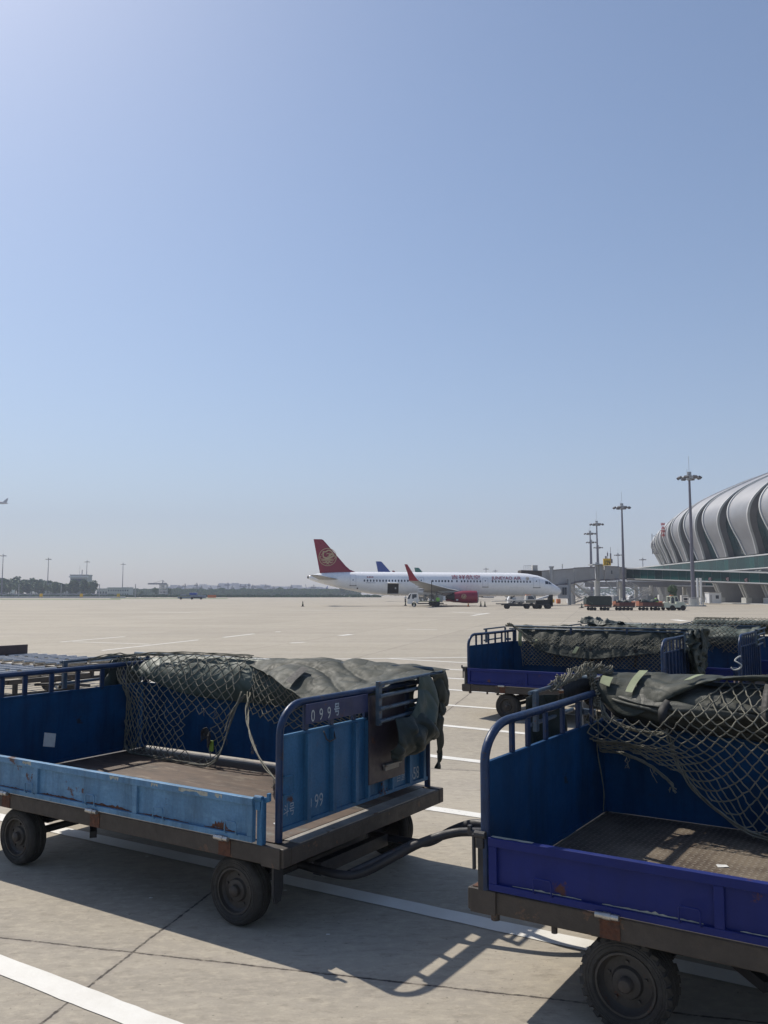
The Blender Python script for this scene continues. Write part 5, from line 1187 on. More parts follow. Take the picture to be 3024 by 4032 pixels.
for px_ in (2500, 2560, 2620, 2690, 2760): 
    Y = 206; MB().cyl((at(px_, Y), Y, 0), (at(px_, Y), Y, 4.1), .45, n=16).build('column', M['concrete_p'], cor2, smooth=True, autosmooth=40)

# ------------------------------------------------------------------ jet bridge 129
jb = empty('jet_bridge', (at(2400, 200), 200, 0), 0, 'grey jet bridge with the yellow 129 sign on its roof', 'jet bridge')
jx, jy = at(2400, 200), 200
def J(px_, Y, z): return Vector((at(px_, Y) - jx, Y - jy, z))
def tunnel(pa, Ya, ta, ba, pb, Yb, tb__, bb, name, m, dep=3.0):
    za0, za1 = 2 + (2340 - ba) * Ya / FPX, 2 + (2340 - ta) * Ya / FPX; zb0, zb1 = 2 + (2340 - bb) * Yb / FPX, 2 + (2340 - tb__) * Yb / FPX
    A = J(pa, Ya, 0); B = J(pb, Yb, 0); d = Vector((.3, dep, 0))
    mb = MB(); mb.quadbox([A + Vector((0, 0, za0)), B + Vector((0, 0, zb0)), B + d + Vector((0, 0, zb0)), A + d + Vector((0, 0, za0)), A + Vector((0, 0, za1)), B + Vector((0, 0, zb1)), B + d + Vector((0, 0, zb1)), A + d + Vector((0, 0, za1))])
    o = mb.build(name, m, jb)
    t = MB().bar(A + Vector((0, -.08, za0)), B + Vector((0, -.08, zb0)), .2, .3).bar(A + Vector((0, -.06, za1 + .05)), B + Vector((0, -.06, zb1 + .05)), .2, .14); t.build('edge_beam', M['metal_gr'], o)
    return o
tunnel(2131, 161, 2250, 2312, 2258, 170, 2240, 2296, 'tunnel', M['corr']); tunnel(2259, 172, 2238, 2293, 2341, 186, 2234, 2282, 'tunnel', M['corr'])
tunnel(2343, 190, 2229, 2286, 2376, 194, 2227, 2284, 'rotunda', M['corr'], 5); tunnel(2379, 196, 2231, 2284, 2436, 199, 2233, 2281, 'service_cabin', M['panel_grey'], 4); tunnel(2437, 200, 2235, 2280, 2464, 204, 2238, 2279, 'tunnel', M['panel_beige'], 3)
c_ = MB(); c_.cyl(J(2349, 189, 4.9), J(2349, 189, 9.0), .35).cyl(J(2357, 189, 4.9), J(2357, 189, 8.9), .12).box(*[v for p in ((J(2332, 187, 0).x, J(2372, 187, 0).x),) for v in p], -13, -9, 8.35, 8.6)
c_.build('drive_column', M['metal_lt'], jb, smooth=True, autosmooth=40)
cabm = MB(); A = J(2051, 157, 0); B = J(2132, 161, 0); cabm.quadbox([A + Vector((0, 0, 5.8)), B + Vector((0, 0, 5.3)), B + Vector((0, 4, 5.3)), A + Vector((0, 4, 5.8)), A + Vector((0, 0, 6.4)), B + Vector((0, 0, 6.4)), B + Vector((0, 4, 6.4)), A + Vector((0, 4, 6.4))]); cabm.build('cab_roof', M['steel_brown'], jb)
ac = MB().box(J(2100, 160, 0).x, J(2120, 160, 0).x, -39, -37.6, 6.4, 7.45); ac.build('air_conditioner', M['panel_beige'], jb, bevel=.04)
rl = MB()
for k in range(4): rl.cyl(J(2062 + 8 * k, 160, 6.4), J(2062 + 8 * k, 160, 7.3), .03, n=5)
rl.cyl(J(2062, 160, 7.3), J(2090, 160, 7.3), .03, n=5); rl.build('roof_rail', M['metal_gr'], jb)
ps = MB().cyl(J(2170, 162, 4.0), J(2170, 162, 7.2), .35, n=14).cyl(J(2170, 162, 7.0), J(2170, 162, 7.25), .5, n=14).cyl(J(2213, 166, 6.9), J(2213, 166, 7.8), .08); ps.build('vent_pipe', M['metal_lt'], jb, smooth=True, autosmooth=40)
dk = MB().box(J(2211, 165, 0).x, J(2217, 165, 0).x, -35.4, -35, 1.9, 3.3).box(J(2220, 165, 0).x, J(2227, 165, 0).x, -35.4, -35, 1.9, 3.3); dk.build('door', M['window_dark'], jb)
MB().box(J(2190, 166, 0).x, J(2232, 166, 0).x, -34.9, -33, 1.2, 3.8).build('lift_cabin', M['panel_grey'], jb)
for (pa, Y, r) in ((2349, 190, .62), (2252, 176, .5), (2444, 201, .6), (2433, 203, .45), (2238, 167, .35)):
    MB().cyl(J(pa, Y, 0), J(pa, Y, 4.9), r, n=18).build('support_column', M['metal_lt'] if r < .6 else M['concrete_p'], jb, smooth=True, autosmooth=40)
sg = MB().box(J(2374, 193, 0).x, J(2403, 193, 0).x, -7.2, -6.9, 2 + 112 * 193 / FPX, 2 + 140 * 193 / FPX).build('gate_sign', M['yellow'], jb, bevel=.03)
text_mesh('129', 1.42, lambda a, b: Vector((J(2376, 193, 0).x + .03 + a, -7.22, 2 + 115 * 193 / FPX + b)), M['black'], 'gate_number', sg, xs=.66, bold=.02)
an = MB()
for (p_, z0, z1, r) in ((2392, 10.0, 11.6, .05), (2404, 8.6, 12.6, .05), (2404, 9.8, 11.2, .16), (2392, 10.6, 11.3, .14), (2385, 10.0, 10.6, .2), (2407, 9.0, 9.9, .25)): an.cyl(J(p_, 194, z0), J(p_, 194, z1), r, n=8)
an.build('antenna', M['metal_gr'], jb, smooth=True, autosmooth=40)
def stairs(a, b, name, parent, w=1.0, n=14, off=Vector((0, 0, 0))):
    mb = MB(); a, b = Vector(a), Vector(b)
    for dy in (0, w):
        q = Vector((0, dy, 0)); mb.bar(a + q, b + q, .1, .25)
        for h in (.55, 1.05): mb.bar(a + q + Vector((0, 0, h)), b + q + Vector((0, 0, h)), .06)
        for k in range(n // 2 + 1): p = a.lerp(b, k / (n // 2)) + q; mb.bar(p, p + Vector((0, 0, 1.05)), .05)
    for k in range(n): p = a.lerp(b, (k + .5) / n); mb.box(p.x - .14, p.x + .14, p.y, p.y + w, p.z + .08, p.z + .12)
    return mb.build(name, M['panel_beige'], parent)
stairs(J(2437, 196, 5.1), J(2512, 196, 2.7), 'staircase', jb); stairs(J(2560, 195, 2.4), J(2465, 195, .1), 'staircase', jb); stairs(J(2530, 195.5, 2.6), J(2562, 195.5, 2.55), 'landing', jb)
stairs(J(2262, 178, 4.3), J(2330, 178, 1.5), 'staircase', jb); stairs(J(2330, 177, 1.6), J(2250, 177, .1), 'staircase', jb); stairs(J(2215, 170, 4.0), J(2285, 172, 1.2), 'staircase', jb)
tr = MB()
for (a, b, c, d) in ((2265, 4.5, 2340, 5.0), (2380, 5.0, 2440, 5.0), (2380, 5.1, 2425, 2.5), (2265, 3.0, 2300, 4.7), (2425, 5.0, 2425, .2), (2300, 4.8, 2380, 4.2), (2350, 3.2, 2440, 3.4), (2280, 2.5, 2360, 2.6)):
    tr.bar(J(a, 192, b), J(c, 192, d), .16)
tr.build('truss', M['metal_lt'], jb)
bc = MB().box(J(2399, 197, 0).x, J(2440, 197, 0).x, -4.6, -4.5, 4.7, 4.85)
for k in range(5): bc.bar(J(2399 + 4 * k, 195.5, 4.8), J(2399 + 4 * k, 195.5, 6.2), .05)
bc.bar(J(2399, 195.5, 6.2), J(2416, 195.5, 6.2), .05).build('balcony', M['panel_beige'], jb)
MB().box(J(2405, 195.9, 0).x, J(2409, 195.9, 0).x, -4.15, -4.05, 6.6, 7.4).build('cabin_window', M['window_dark'], jb)

# ------------------------------------------------------------------ small vehicles
def vwheel(root, x, y, r, w=.2):
    MB().lathe([(-w / 2, r * .55), (-w / 2, r * .9), (-w * .35, r), (w * .35, r), (w / 2, r * .9), (w / 2, r * .55), (w * .3, r * .5), (w * .3, 0)], Matrix.Translation((x, y, r)) @ Matrix.Rotation(R(90), 4, 'X'), 20).lathe([(-w * .3, 0), (-w * .3, r * .5), (-w / 2, r * .55)], Matrix.Translation((x, y, r)) @ Matrix.Rotation(R(90), 4, 'X'), 20).build('wheel', M['rubber'], root, smooth=True, autosmooth=40)
def profile_body(root, name, poly, y0, y1, m, bevel=.03):
    return MB().prism(poly, lambda a, b, d: (a, d, b), y0, y1).build(name, m, root, bevel=bevel)
# hydrant truck (facing left), metres from its rear right corner along -x
Yt = 138.5; ft = empty('fuel_truck', (at(1607, Yt), Yt, 0), 0, 'small white cab fuelling truck with pipework, parked under the wing', 'truck')
k_ = Yt / FPX
profile_body(ft, 'cab', [(-.15, .45), (-.15, 1.2), (.05, 1.85), (.38, 2.18), (1.5, 2.22), (1.62, 2.0), (1.62, .60), (1.35, .55), (1.15, .88), (.75, .88), (.55, .45)], 0, 1.8, M['white'])
profile_body(ft, 'windscreen', [(-.14, 1.25), (.04, 1.80), (.34, 2.10), (.48, 2.10), (.2, 1.25)], -.012, 1.812, M['window_dark'], 0)
MB().prism([(.60, 1.3), (.64, 2.0), (1.34, 2.03), (1.34, 1.5), (1.0, 1.45), (.82, 1.25)], lambda a, b, d: (a, d, b), -.02, 0).build('side_window', M['window_dark'], ft)
MB().box(-.17, -.152, .2, 1.6, .62, .85).build('number_plate_panel', M['tape'], ft)
MB().box(1.5, 5.7, .15, 1.7, .45, .62).box(5.2, 6.3, .2, 1.6, .30, .36).build('chassis', M['steel_dark'], ft)
MB().box(1.7, 5.2, -.02, 1.82, .80, .92).build('deck', M['tape'], ft)
pm = MB(); rr = random.Random(4)
pm.cyl((1.7, .5, 1.35), (2.5, .5, 1.35), .38, n=14); pm.cyl((2.7, 1.0, 1.3), (2.7, 1.0, 1.95), .3, n=12); pm.tube([(2.6, .3, 1.0), (3.0, .25, 1.7), (3.6, .3, 1.9), (4.3, .3, 1.75), (4.6, .3, 1.2)], .09, 8)
pm.tube([(3.0, .2, 1.0), (3.2, .1, 1.5), (3.7, .1, 1.6), (4.0, .15, 1.0)], .08, 8); pm.box(3.4, 4.2, .5, 1.4, .95, 1.9).cyl((4.4, .4, 1.0), (4.4, .4, 2.0), .05).tube([(3.8, .3, 1.9), (4.3, .2, 2.2), (4.7, .3, 2.0)], .05, 6)
pm.cyl((2.0, .05, 1.1), (2.0, .3, 1.1), .26).cyl((2.9, -.02, 1.2), (2.9, .25, 1.2), .22).cyl((3.6, 0, 1.25), (3.6, .3, 1.25), .28).box(2.4, 2.8, .1, .5, .95, 1.7).box(4.2, 4.6, .05, .5, .95, 1.8)
pm.build('pump_gear', M['steel_worn'], ft, smooth=True, autosmooth=40)
for k in range(5): MB().cyl((1.75 + .55 * k, -.02, 1.05 + .1 * (k % 2)), (1.75 + .55 * k, .1, 1.05 + .1 * (k % 2)), .15, n=12).build('gauge', M['white'], ft)
MB().box(4.75, 5.55, .1, 1.7, .75, 1.85).build('hose_cabinet', M['metal_lt'], ft, bevel=.03); MB().box(5.6, 6.0, .3, 1.4, 1.0, 1.7).build('control_panel', M['white'], ft, bevel=.03)
for x in (.95, 4.35): 
    for y in (.12, 1.68): vwheel(ft, x, y, .36)
fh = MB().tube([at(1700, 139, None) and (at(1700, 139), 139.5, .05), (at(1712, 139), 139.5, .04), (at(1760, 140), 140, .04), (at(1800, 140), 140.3, .05), (at(1836, 141), 141, .05)], .06, 6); fh.build('fuel_hose', M['rust'], label='dark fuel hose lying on the ground right of the fuelling truck', cat='hose', smooth=True)
MB().cyl((at(1700, 137), 137.2, .9), (at(1699, 137), 137.2, 4.2), .06).build('hose_mast', M['black'], ft)
KIDS(ft)[-1].location = (-ft.location.x, -ft.location.y, 0)
# belt loader (facing right) and dark unit at its end
Yb = 119.0; X = lambda p: at(p, Yb) - at(1935, Yb)
bl = empty('belt_loader', (at(1935, Yb), Yb, 0), 0, 'long low belt loader truck with a small cab, parked under the airliner nose', 'belt loader')
MB().quadbox([(X(1935), .2, .98), (X(2140), .2, 1.20), (X(2140), 1.2, 1.20), (X(1935), 1.2, .98), (X(1935), .2, 1.08), (X(2140), .2, 1.36), (X(2140), 1.2, 1.36), (X(1935), 1.2, 1.08)]).build('conveyor', M['panel_beige'], bl, bevel=.02)
MB().box(X(1955), X(2100), .1, 1.5, .62, .74).box(X(2000), X(2060), .12, .4, .35, .60).box(X(1975), X(2150), .3, 1.4, .50, .60).build('chassis', M['steel_dark'], bl)
MB().box(X(2028), X(2063), .05, .15, .86, 1.0).build('side_panel', M['black'], bl)
cabp = [(X(2072), .8), (X(2072), 1.78), (X(2078), 1.85), (X(2098), 1.85), (X(2111), 1.25), (X(2111), .8)]
profile_body(bl, 'cab', cabp, .9, 2.0, M['panel_beige']); MB().prism([(X(2080), 1.3), (X(2081), 1.75), (X(2097), 1.75), (X(2108), 1.3)], lambda a, b, d: (a, d, b), .87, .9).build('cab_window', M['window_dark'], bl)
MB().box(X(2074), X(2094), 1.0, 1.9, 1.85, 1.95).build('beacon', M['orange'], bl)
for p_ in (1996, 2074, 2109, 2155):
    for y in (.1, 1.5): vwheel(bl, X(p_), y, .32)
gp = empty('power_unit', (at(2108, 120.5), 120.5, 0), 0, 'dark boxy power unit at the right end of the belt loader', 'ground unit')
G = lambda p: at(p, 120.5) - at(2108, 120.5)
MB().box(0, G(2172), 0, 1.4, .45, 1.25).box(G(2160), G(2174), 0, 1.5, .3, 1.95).build('body', M['black'], gp, bevel=.03)
MB().quadbox([(G(2110), .1, 1.3), (G(2150), .1, 1.45), (G(2150), 1.2, 1.45), (G(2110), 1.2, 1.3), (G(2118), .1, 1.4), (G(2163), .1, 1.9), (G(2163), 1.2, 1.9), (G(2118), 1.2, 1.4)]).build('hood', M['panel_grey'], gp)
for x in (.5, 1.8):
    for y in (0, 1.4): vwheel(gp, x, y, .3)
# van and tractor beyond the airliner
def van(name, px0, px1, Y, top, label, body='white', win=(.12, .35)):
    L_ = (px1 - px0) * Y / FPX; H_ = 2 + (2340 - top) * Y / FPX; r = empty(name, (at(px0, Y), Y, 0), 0, label, 'van')
    profile_body(r, 'body', [(0, .35), (0, H_ * .55), (L_ * .12, H_ * .95), (L_ * .18, H_), (L_ * .95, H_), (L_, H_ * .9), (L_, .35)], 0, 1.8, M[body])
    MB().prism([(L_ * win[0], H_ * .58), (L_ * (win[0] + .05), H_ * .88), (L_ * win[1], H_ * .88), (L_ * win[1], H_ * .58)], lambda a, b, d: (a, d, b), -.02, 0).build('window', M['window_dark'], r)
    for x in (L_ * .2, L_ * .78):
        for y in (.1, 1.7): vwheel(r, x, y, .35)
    return r
v1 = van('service_van', 1998, 2062, 165, 2350 - 8, 'white service van seen under the airliner belly')
van('service_van', 2385, 2432, 212, 2347, 'white van standing among the jet bridge supports')
van('service_van', 2470, 2520, 235, 2345, 'white van parked below the right staircase of the jet bridge')
# tug and covered carts
Yc = 107.0; k107 = Yc / FPX
def train_cart(px0, px1, label, kind):
    L_ = (px1 - px0) * k107; r = empty('train_cart', (at(px0, Yc), Yc, 0), 0, label, 'baggage cart', 'carts behind the cream tug')
    MB().box(0, L_, 0, 1.5, .42, .55).build('chassis', M['steel_dark'], r)
    for (a, b, mm) in ((0, .42, 'cart_orange'), (.42, L_, 'cart_red')): MB().box(a + .01, b - .01, -.03, -.005, .56, 1.0 if mm == 'cart_red' and kind != 'cover' else .95).build('side_board', M[mm], r)
    MB().box(-.03, 0, 0, 1.5, .56, 1.15).box(L_, L_ + .03, 0, 1.5, .56, 1.15).box(0, L_, 1.5, 1.53, .56, 1.05).build('end_board', M['cart_orange'], r)
    for x in (.45, .95, L_ - .95, L_ - .45):
        for y in (.08, 1.42): vwheel(r, x, y, .20, .14)
    MB().tube([(-.9, .75, .3), (-.3, .75, .42), (0, .75, .45)], .04, 6).build('drawbar', M['steel_dark'], r)
    return r, L_
r_, L_ = train_cart(2308, 2403, 'orange cart carrying a tall box of green canvas, last of the train', 'cover')
cv = MB().prism([(-.15, .8), (-.10, 1.55), (.25, 1.80), (L_ - .1, 1.80), (L_ + .05, 1.55), (L_ + .05, .62), (.3, .62)], lambda a, b, d: (a, d, b), -.06, 1.56).build('canvas_cover', M['tarp_dark'], label='tall dark green canvas cover over the last cart of the tug train', cat='canvas cover', bevel=.05); cv.location = (r_.location.x, Yc, 0)
MB().grid(lambda a, b: Vector((at(2296, Yc) + 1.0 * a + .3 * b, Yc - .1 + .3 * b, 1.75 - 1.0 * a * (1 - b) - .35 * b + .1 * math.sin(7 * a))), 8, 6).build('loose_canvas', M['tarp_green'], label='crumpled lighter canvas at the rear of the last train cart', cat='canvas cover', smooth=True, solid=.03)
r_, L_ = train_cart(2420, 2495, 'short red and orange cart with dark folded canvas, middle of the train', 'open')
sheet('folded_canvas', (0, 0), lambda s, t: Vector((r_.location.x + .15 + (L_ - .6) * s, Yc + 1.4 * t, 1.0 + .25 * math.sin(math.pi * min(1, t * 1.2)) + .08 * math.sin(12 * s))), 20, 8, M['tarp_dark'], 'dark canvas folded on the middle cart of the tug train', cat='canvas cover', amp=.08, freq=2)
r_, L_ = train_cart(2512, 2602, 'red and orange cart loaded with dark bags, hitched to the cream tug', 'open')
sheet('folded_canvas', (0, 0), lambda s, t: Vector((r_.location.x + .3 + (L_ - .7) * s, Yc + 1.4 * t, 1.0 + .35 * math.sin(math.pi * min(1, t * 1.2)) + .1 * math.sin(9 * s))), 20, 8, M['tarp_dark'], 'dark canvas and bags heaped on the cart next to the tug', cat='canvas cover', amp=.10, freq=2, seed=4)
tg = empty('baggage_tug', (at(2608, Yc), Yc, 0), 0, 'pale cream baggage tug with a small cab and amber beacon', 'baggage tug'); T = lambda p: (p - 2608) * k107
profile_body(tg, 'body', [(0, .35), (0, 1.0), (T(2630), 1.02), (T(2632), .80), (T(2695), .78), (T(2698), .42), (T(2690), .35)], 0, 1.5, M['tug'])
profile_body(tg, 'hood', [(T(2666), .80), (T(2668), 1.08), (T(2690), 1.02), (T(2692), .80)], .1, 1.4, M['tug'])
MB().bar((T(2636), .1, .8), (T(2636), .1, 1.75), .12).bar((T(2651), .1, .8), (T(2651), .1, 1.75), .14).bar((T(2668), .1, 1.1), (T(2660), .1, 1.75), .08).bar((T(2636), 1.4, .8), (T(2636), 1.4, 1.75), .12).bar((T(2668), 1.4, 1.1), (T(2660), 1.4, 1.75), .08).box(T(2634), T(2662), .0, 1.5, 1.70, 1.80).build('cab_frame', M['tug'], tg)
MB().box(T(2637), T(2650), .05, .09, .85, 1.6).prism([(T(2652), 1.1), (T(2652), 1.65), (T(2660), 1.65), (T(2667), 1.1)], lambda a, b, d: (a, d, b), .05, .09).build('window', M['window_dark'], tg)
MB().box(T(2640), T(2652), .5, .9, 1.80, 1.90).build('beacon', M['orange'], tg)
for p_ in (2641, 2683):
    for y in (.05, 1.45): vwheel(tg, T(p_), y, .33)
for p_ in (2619, 2664): vwheel(tg, T(p_), 1.45, .24)
# utility trailer group and signs far left of the airliner
fv = empty('tow_tractor', (at(703, 330), 330, 0), 0, 'small dark tow tractor with a blue cab far out on the left apron', 'tractor')
MB().box(0, 9.5, 0, 2, .4, 1.1).box(5, 10.6, 0, 2, .5, 1.7).box(1, 3, .1, 1.8, 1.1, 1.9).build('body', M['bld_blue'], fv, bevel=.1); MB().box(4.4, 7.2, .2, 1.8, 1.7, 2.6).build('cab', M['tail_blue'], fv, bevel=.15); MB().box(.3, 4, .05, .5, .5, 1.4).build('load', M['tape'], fv)
for x in (1.3, 5.5, 9): vwheel(fv, x, .0, .5, .3)
MB().box(-.1, 3.5, -.1, .1, .5, 1.7).box(1.6, 1.75, -.12, -.1, .5, 1.7).build('taxiway_board', M['orange'], label='low orange taxiway board on the left apron', cat='sign', loc=(at(822, 370), 370, 0))
for x, Y, lb in ((160, 420, 'yellow taxiway board in front of the trees, left of two'), (318, 420, 'yellow taxiway board in front of the low control tower'), (463, 425, 'yellow taxiway board beside the mast right of the trees')):
    MB().box(-.75, .75, -.1, .1, .8, 2.3).cyl((-.6, 0, 0), (-.6, 0, .8), .08).cyl((.6, 0, 0), (.6, 0, .8), .08).build('taxiway_board', M['yellow'], label=lb, cat='sign', loc=(at(x + 8, Y), Y, 0))
# traffic cones
def cone(px_, Y, label, h=.9, body='steel_brown'):
    r = empty('traffic_cone', (at(px_, Y), Y, 0), 0, label, 'traffic cone', 'traffic cones on the apron')
    MB().cyl((0, 0, .06), (0, 0, h), .16, .04, n=14).build('cone_body', M[body], r, smooth=True, autosmooth=40); MB().box(-.26, .26, -.26, .26, 0, .06).build('cone_base', M['black'], r)
    MB().cyl((0, 0, h * .45), (0, 0, h * .65), .125, .095, n=14).build('cone_band', M['tape'], r, smooth=True, autosmooth=40)
cone(1194, 142, 'lone dark traffic cone far left, under the airliner tail'); cone(1596, 152, 'traffic cone just left of the fuelling truck'); cone(1630, 136, 'pale traffic cone standing in front of the truck cab', .95, 'panel_beige')
cone(1891, 139, 'traffic cone right of the near engine, left of two'); cone(1907, 137, 'traffic cone right of the near engine, right of two'); cone(2286, 126, 'small traffic cone left of the canvas covered cart', .7); cone(1842, 139, 'orange traffic cone on the ground below the red engine', .7, 'orange')

# ------------------------------------------------------------------ people (tiny at this distance)
def person(px_, Y, label, top='hivis', legs='cloth_dark', z=0, yaw=0, lean=0.0, arm=.35):
    r = empty('person', (at(px_, Y), Y, z), yaw, label, 'person')
    J_ = {'pel': ((0, 0, .92), .155), 'wai': ((0, .01, 1.08), .135), 'che': ((lean * .5, .02, 1.32), .17), 'nck': ((lean, .01, 1.50), .06), 'hed': ((lean, -.01, 1.60), .085), 'crn': ((lean, .01, 1.70), .095)}
    order = [('pel', 'wai'), ('wai', 'che'), ('che', 'nck'), ('nck', 'hed'), ('hed', 'crn')]
    for s, n in ((-1, 'l'), (1, 'r')):
        J_['hip' + n] = ((s * .10, 0, .86), .10); J_['kne' + n] = ((s * .12, -.03 * s, .48), .065); J_['ank' + n] = ((s * .12, .02, .09), .045); J_['toe' + n] = ((s * .13, -.14, .04), .04)
        J_['sho' + n] = ((s * .19 + lean * .8, .02, 1.42), .065); J_['elb' + n] = ((s * .26 + lean, -.06, 1.15), .045); J_['wri' + n] = ((s * .25 + lean, -arm, 1.02), .032); J_['han' + n] = ((s * .24 + lean, -arm - .08, 1.0), .03)
        order += [('pel', 'hip' + n), ('hip' + n, 'kne' + n), ('kne' + n, 'ank' + n), ('ank' + n, 'toe' + n), ('che', 'sho' + n), ('sho' + n, 'elb' + n), ('elb' + n, 'wri' + n), ('wri' + n, 'han' + n)]
    names = list(J_); me = bpy.data.meshes.new('body'); me.from_pydata([J_[n][0] for n in names], [(names.index(a), names.index(b)) for a, b in order], []); me.materials.append(M['skin'])
    o = bpy.data.objects.new('body', me); C.objects.link(o); o.parent = r; md = o.modifiers.new('skin', 'SKIN'); sv = me.skin_vertices
    sv = sv[0].data if len(sv) else None
    if sv is None: return r
    for i, n in enumerate(names): sv[i].radius = (J_[n][1] * .8, J_[n][1] * .8); sv[i].use_root = (n == 'pel')
    o.modifiers.new('sub', 'SUBSURF').render_levels = 1
    # clothes: closed shells following torso and limbs
    def shell(name, segs, m):
        mb = MB()
        for P, rad in segs: mb.tube(P, rad, 10)
        return mb.build(name, m, r, smooth=True)
    c = lambda n: Vector(J_[n][0])
    shell('jacket', [([c('pel') - Vector((0, 0, .06)), c('wai'), c('che'), c('che') + Vector((0, 0, .14)), c('nck')], [.18, .17, .20, .17, .07])] + [([c('sho' + n), c('elb' + n), c('wri' + n)], [.085, .062, .048]) for n in 'lr'], M[top])
    shell('trousers', [([c('hip' + n) + Vector((0, 0, .08)), c('hip' + n), c('kne' + n), c('ank' + n)], [.125, .125, .085, .07]) for n in 'lr'], M[legs])
    shell('shoe', [([c('ank' + n) - Vector((0, -.03, .03)), c('toe' + n)], [.055, .05]) for n in 'lr'], M['black'])
    MB().lathe([(1.64, .10), (1.70, .108), (1.76, .085), (1.79, .0)], Matrix.Translation((lean, .01, 0)), 14).build('cap', M['hair'], r, smooth=True)
    return r
_t = bpy.data.meshes.new('t'); _t.from_pydata([(0, 0, 0), (0, 0, 1)], [(0, 1)], [])
person(1723, 138.0, 'person in a green hi-vis jacket and dark trousers standing beside the fuelling truck')
person(1596, 210, 'distant person in dark clothes seen left of the truck cab', 'cloth_white')
person(2578, 109.5, 'person in a pale green jacket behind the train cart beside the tug', yaw=1.2)
person(2022, 150, 'person in white behind the belt loader', 'cloth_white')

# ------------------------------------------------------------------ buildings and clutter at the terminal foot
hut = empty('white_hut', (at(2786, 178), 178, 0), 0, 'small white cabin hut between two terminal piers', 'hut')
MB().box(0, 2.5, 0, 2.4, .15, 2.3).build('wall', M['white'], hut, bevel=.02); MB().box(-.1, 2.6, -.1, 2.5, 2.301, 2.42).build('roof', M['panel_beige'], hut)
MB().box(1.35, 2.0, -.03, -.005, 1.1, 1.8).build('window', M['window_dark'], hut); MB().box(.2, .6, -.03, -.005, .3, 1.9).build('door', M['panel_grey'], hut)
acb = MB().box(0, 1.3, 0, 1, .2, 1.8).build('cooling_unit', M['panel_beige'], label='grey boxed cooling unit standing left of the tallest mast', cat='cooling unit', loc=(at(2678, 172), 172, 0), bevel=.05)
MB().box(.25, 1.1, -.02, -.003, .5, 1.5).build('grille', M['black'], acb)
for px_, Y in ((2742, 170), (2755, 170)): MB().cyl((0, 0, 0), (0, 0, 5.2), .22, n=12).build('white_post', M['white'], label='tall white post in front of the terminal base, %s of the pair' % ('left' if px_ < 2750 else 'right'), cat='post', loc=(at(px_, Y), Y, 0), smooth=True, autosmooth=40)
rr = random.Random(12)
for i, (px_, w, h, mm, lb) in enumerate(((2190, 14, 1.0, 'orange', 'low orange service cart left of the jet bridge columns'), (2232, 12, .9, 'white', 'white box under the grey jet bridge, left'), (2300, 18, 1.3, 'metal_lt', 'grey equipment box below the jet bridge stairs'), (2412, 20, 1.6, 'panel_grey', 'grey cabinet beside the jet bridge column'), (2448, 14, 1.1, 'white', 'white box at the foot of the right staircase'), (2545, 24, 1.7, 'metal_lt', 'grey equipment trailer behind the tug train'), (2590, 16, 1.9, 'white', 'white cabinet behind the cream tug'), (2168, 12, .8, 'yellow', 'small yellow box near the jet bridge foot'))):
    Y = 185 + 3 * i; MB().box(0, w * Y / FPX, 0, 1.2, .25, h).cyl((.2, 0, .2), (.2, 1.2, .2), .2).cyl((w * Y / FPX - .2, 0, .2), (w * Y / FPX - .2, 1.2, .2), .2).build('equipment_box', M[mm], label=lb, cat='equipment', loc=(at(px_, Y), Y, 0), bevel=.04)
# bollard row of pale cones under corridor
# ------------------------------------------------------------------ trees, woods, left background
def leafball(n, rx, rz, size, seed, lobes=9, flat=.0):
    q = random.Random(seed); mb = MB(); cs = []
    for k in range(lobes):
        a = q.uniform(0, 6.28); d = rx * q.uniform(.0, .62); cs.append((Vector((d * math.cos(a), d * math.sin(a), q.uniform(-.55, .6) * rz)), q.uniform(.30, .52) * rx))
    for k in range(n):
        c, r = q.choice(cs); v = Vector((q.gauss(0, 1), q.gauss(0, 1), q.gauss(0, 1))).normalized() * r * q.uniform(.55, 1.08) + c; s = size * q.uniform(.6, 1.4)
        x = Vector((q.gauss(0, 1), q.gauss(0, 1), q.gauss(0, .7))).normalized(); y = x.orthogonal().normalized(); y = (y * math.cos(q.uniform(0, 3)) + x.cross(y) * math.sin(q.uniform(0, 3))).normalized()
        mb.quad(v - x * s - y * s * .5, v + x * s - y * s * .5, v + x * s * .6 + y * s * .7, v - x * s * .6 + y * s * .7)
    return mb
def tree_proto(name, H_, rx, seed, m, n=1500, size=.45):
    r = empty(name, (0, 0, 0)); t = MB().tube([(0, 0, 0), (.1, 0, H_ * .3), (0, .1, H_ * .6)], [.28, .2, .1], 8)
    q = random.Random(seed)
    for k in range(5): a = q.uniform(0, 6.28); t.tube([(0, 0, H_ * (.25 + .06 * k)), (rx * .5 * math.cos(a), rx * .5 * math.sin(a), H_ * (.5 + .07 * k))], [.1, .04], 6)
    t.build('trunk', M['bark'], r); cr = leafball(n, rx, H_ * .42, size, seed).build('crown', m, r); cr.location.z = H_ * .58; return r
pr = [tree_proto('broadleaf_tree', 12, 4.6, 1, M['leaf']), tree_proto('broadleaf_tree', 12, 4.2, 2, M['leaf2']), tree_proto('broadleaf_tree', 12, 5.2, 3, M['leaf'])]
used = [False] * 3
def tree(px_, Y, h, k, label, group='trees at the left edge of the apron', z=0):
    global used
    o = pr[k] if not used[k] else copy_tree(pr[k]); used[k] = True
    o.location = (at(px_, Y), Y, z); s = h / 12; o.scale = (s * rnd.uniform(.95, 1.25), s, s); o.rotation_euler.z = rnd.uniform(0, 6); tag(o, label, 'tree', group)
LB = 'dense dark green tree in the row at the left edge of the apron'
for i in range(19): tree(-20 + 22 * i + rnd.uniform(-5, 5), 640 + rnd.uniform(-12, 25), 10.5 + rnd.uniform(-1.0, 1.2), i % 3, LB)
LB2 = 'taller tree rising behind the front row of trees on the left'
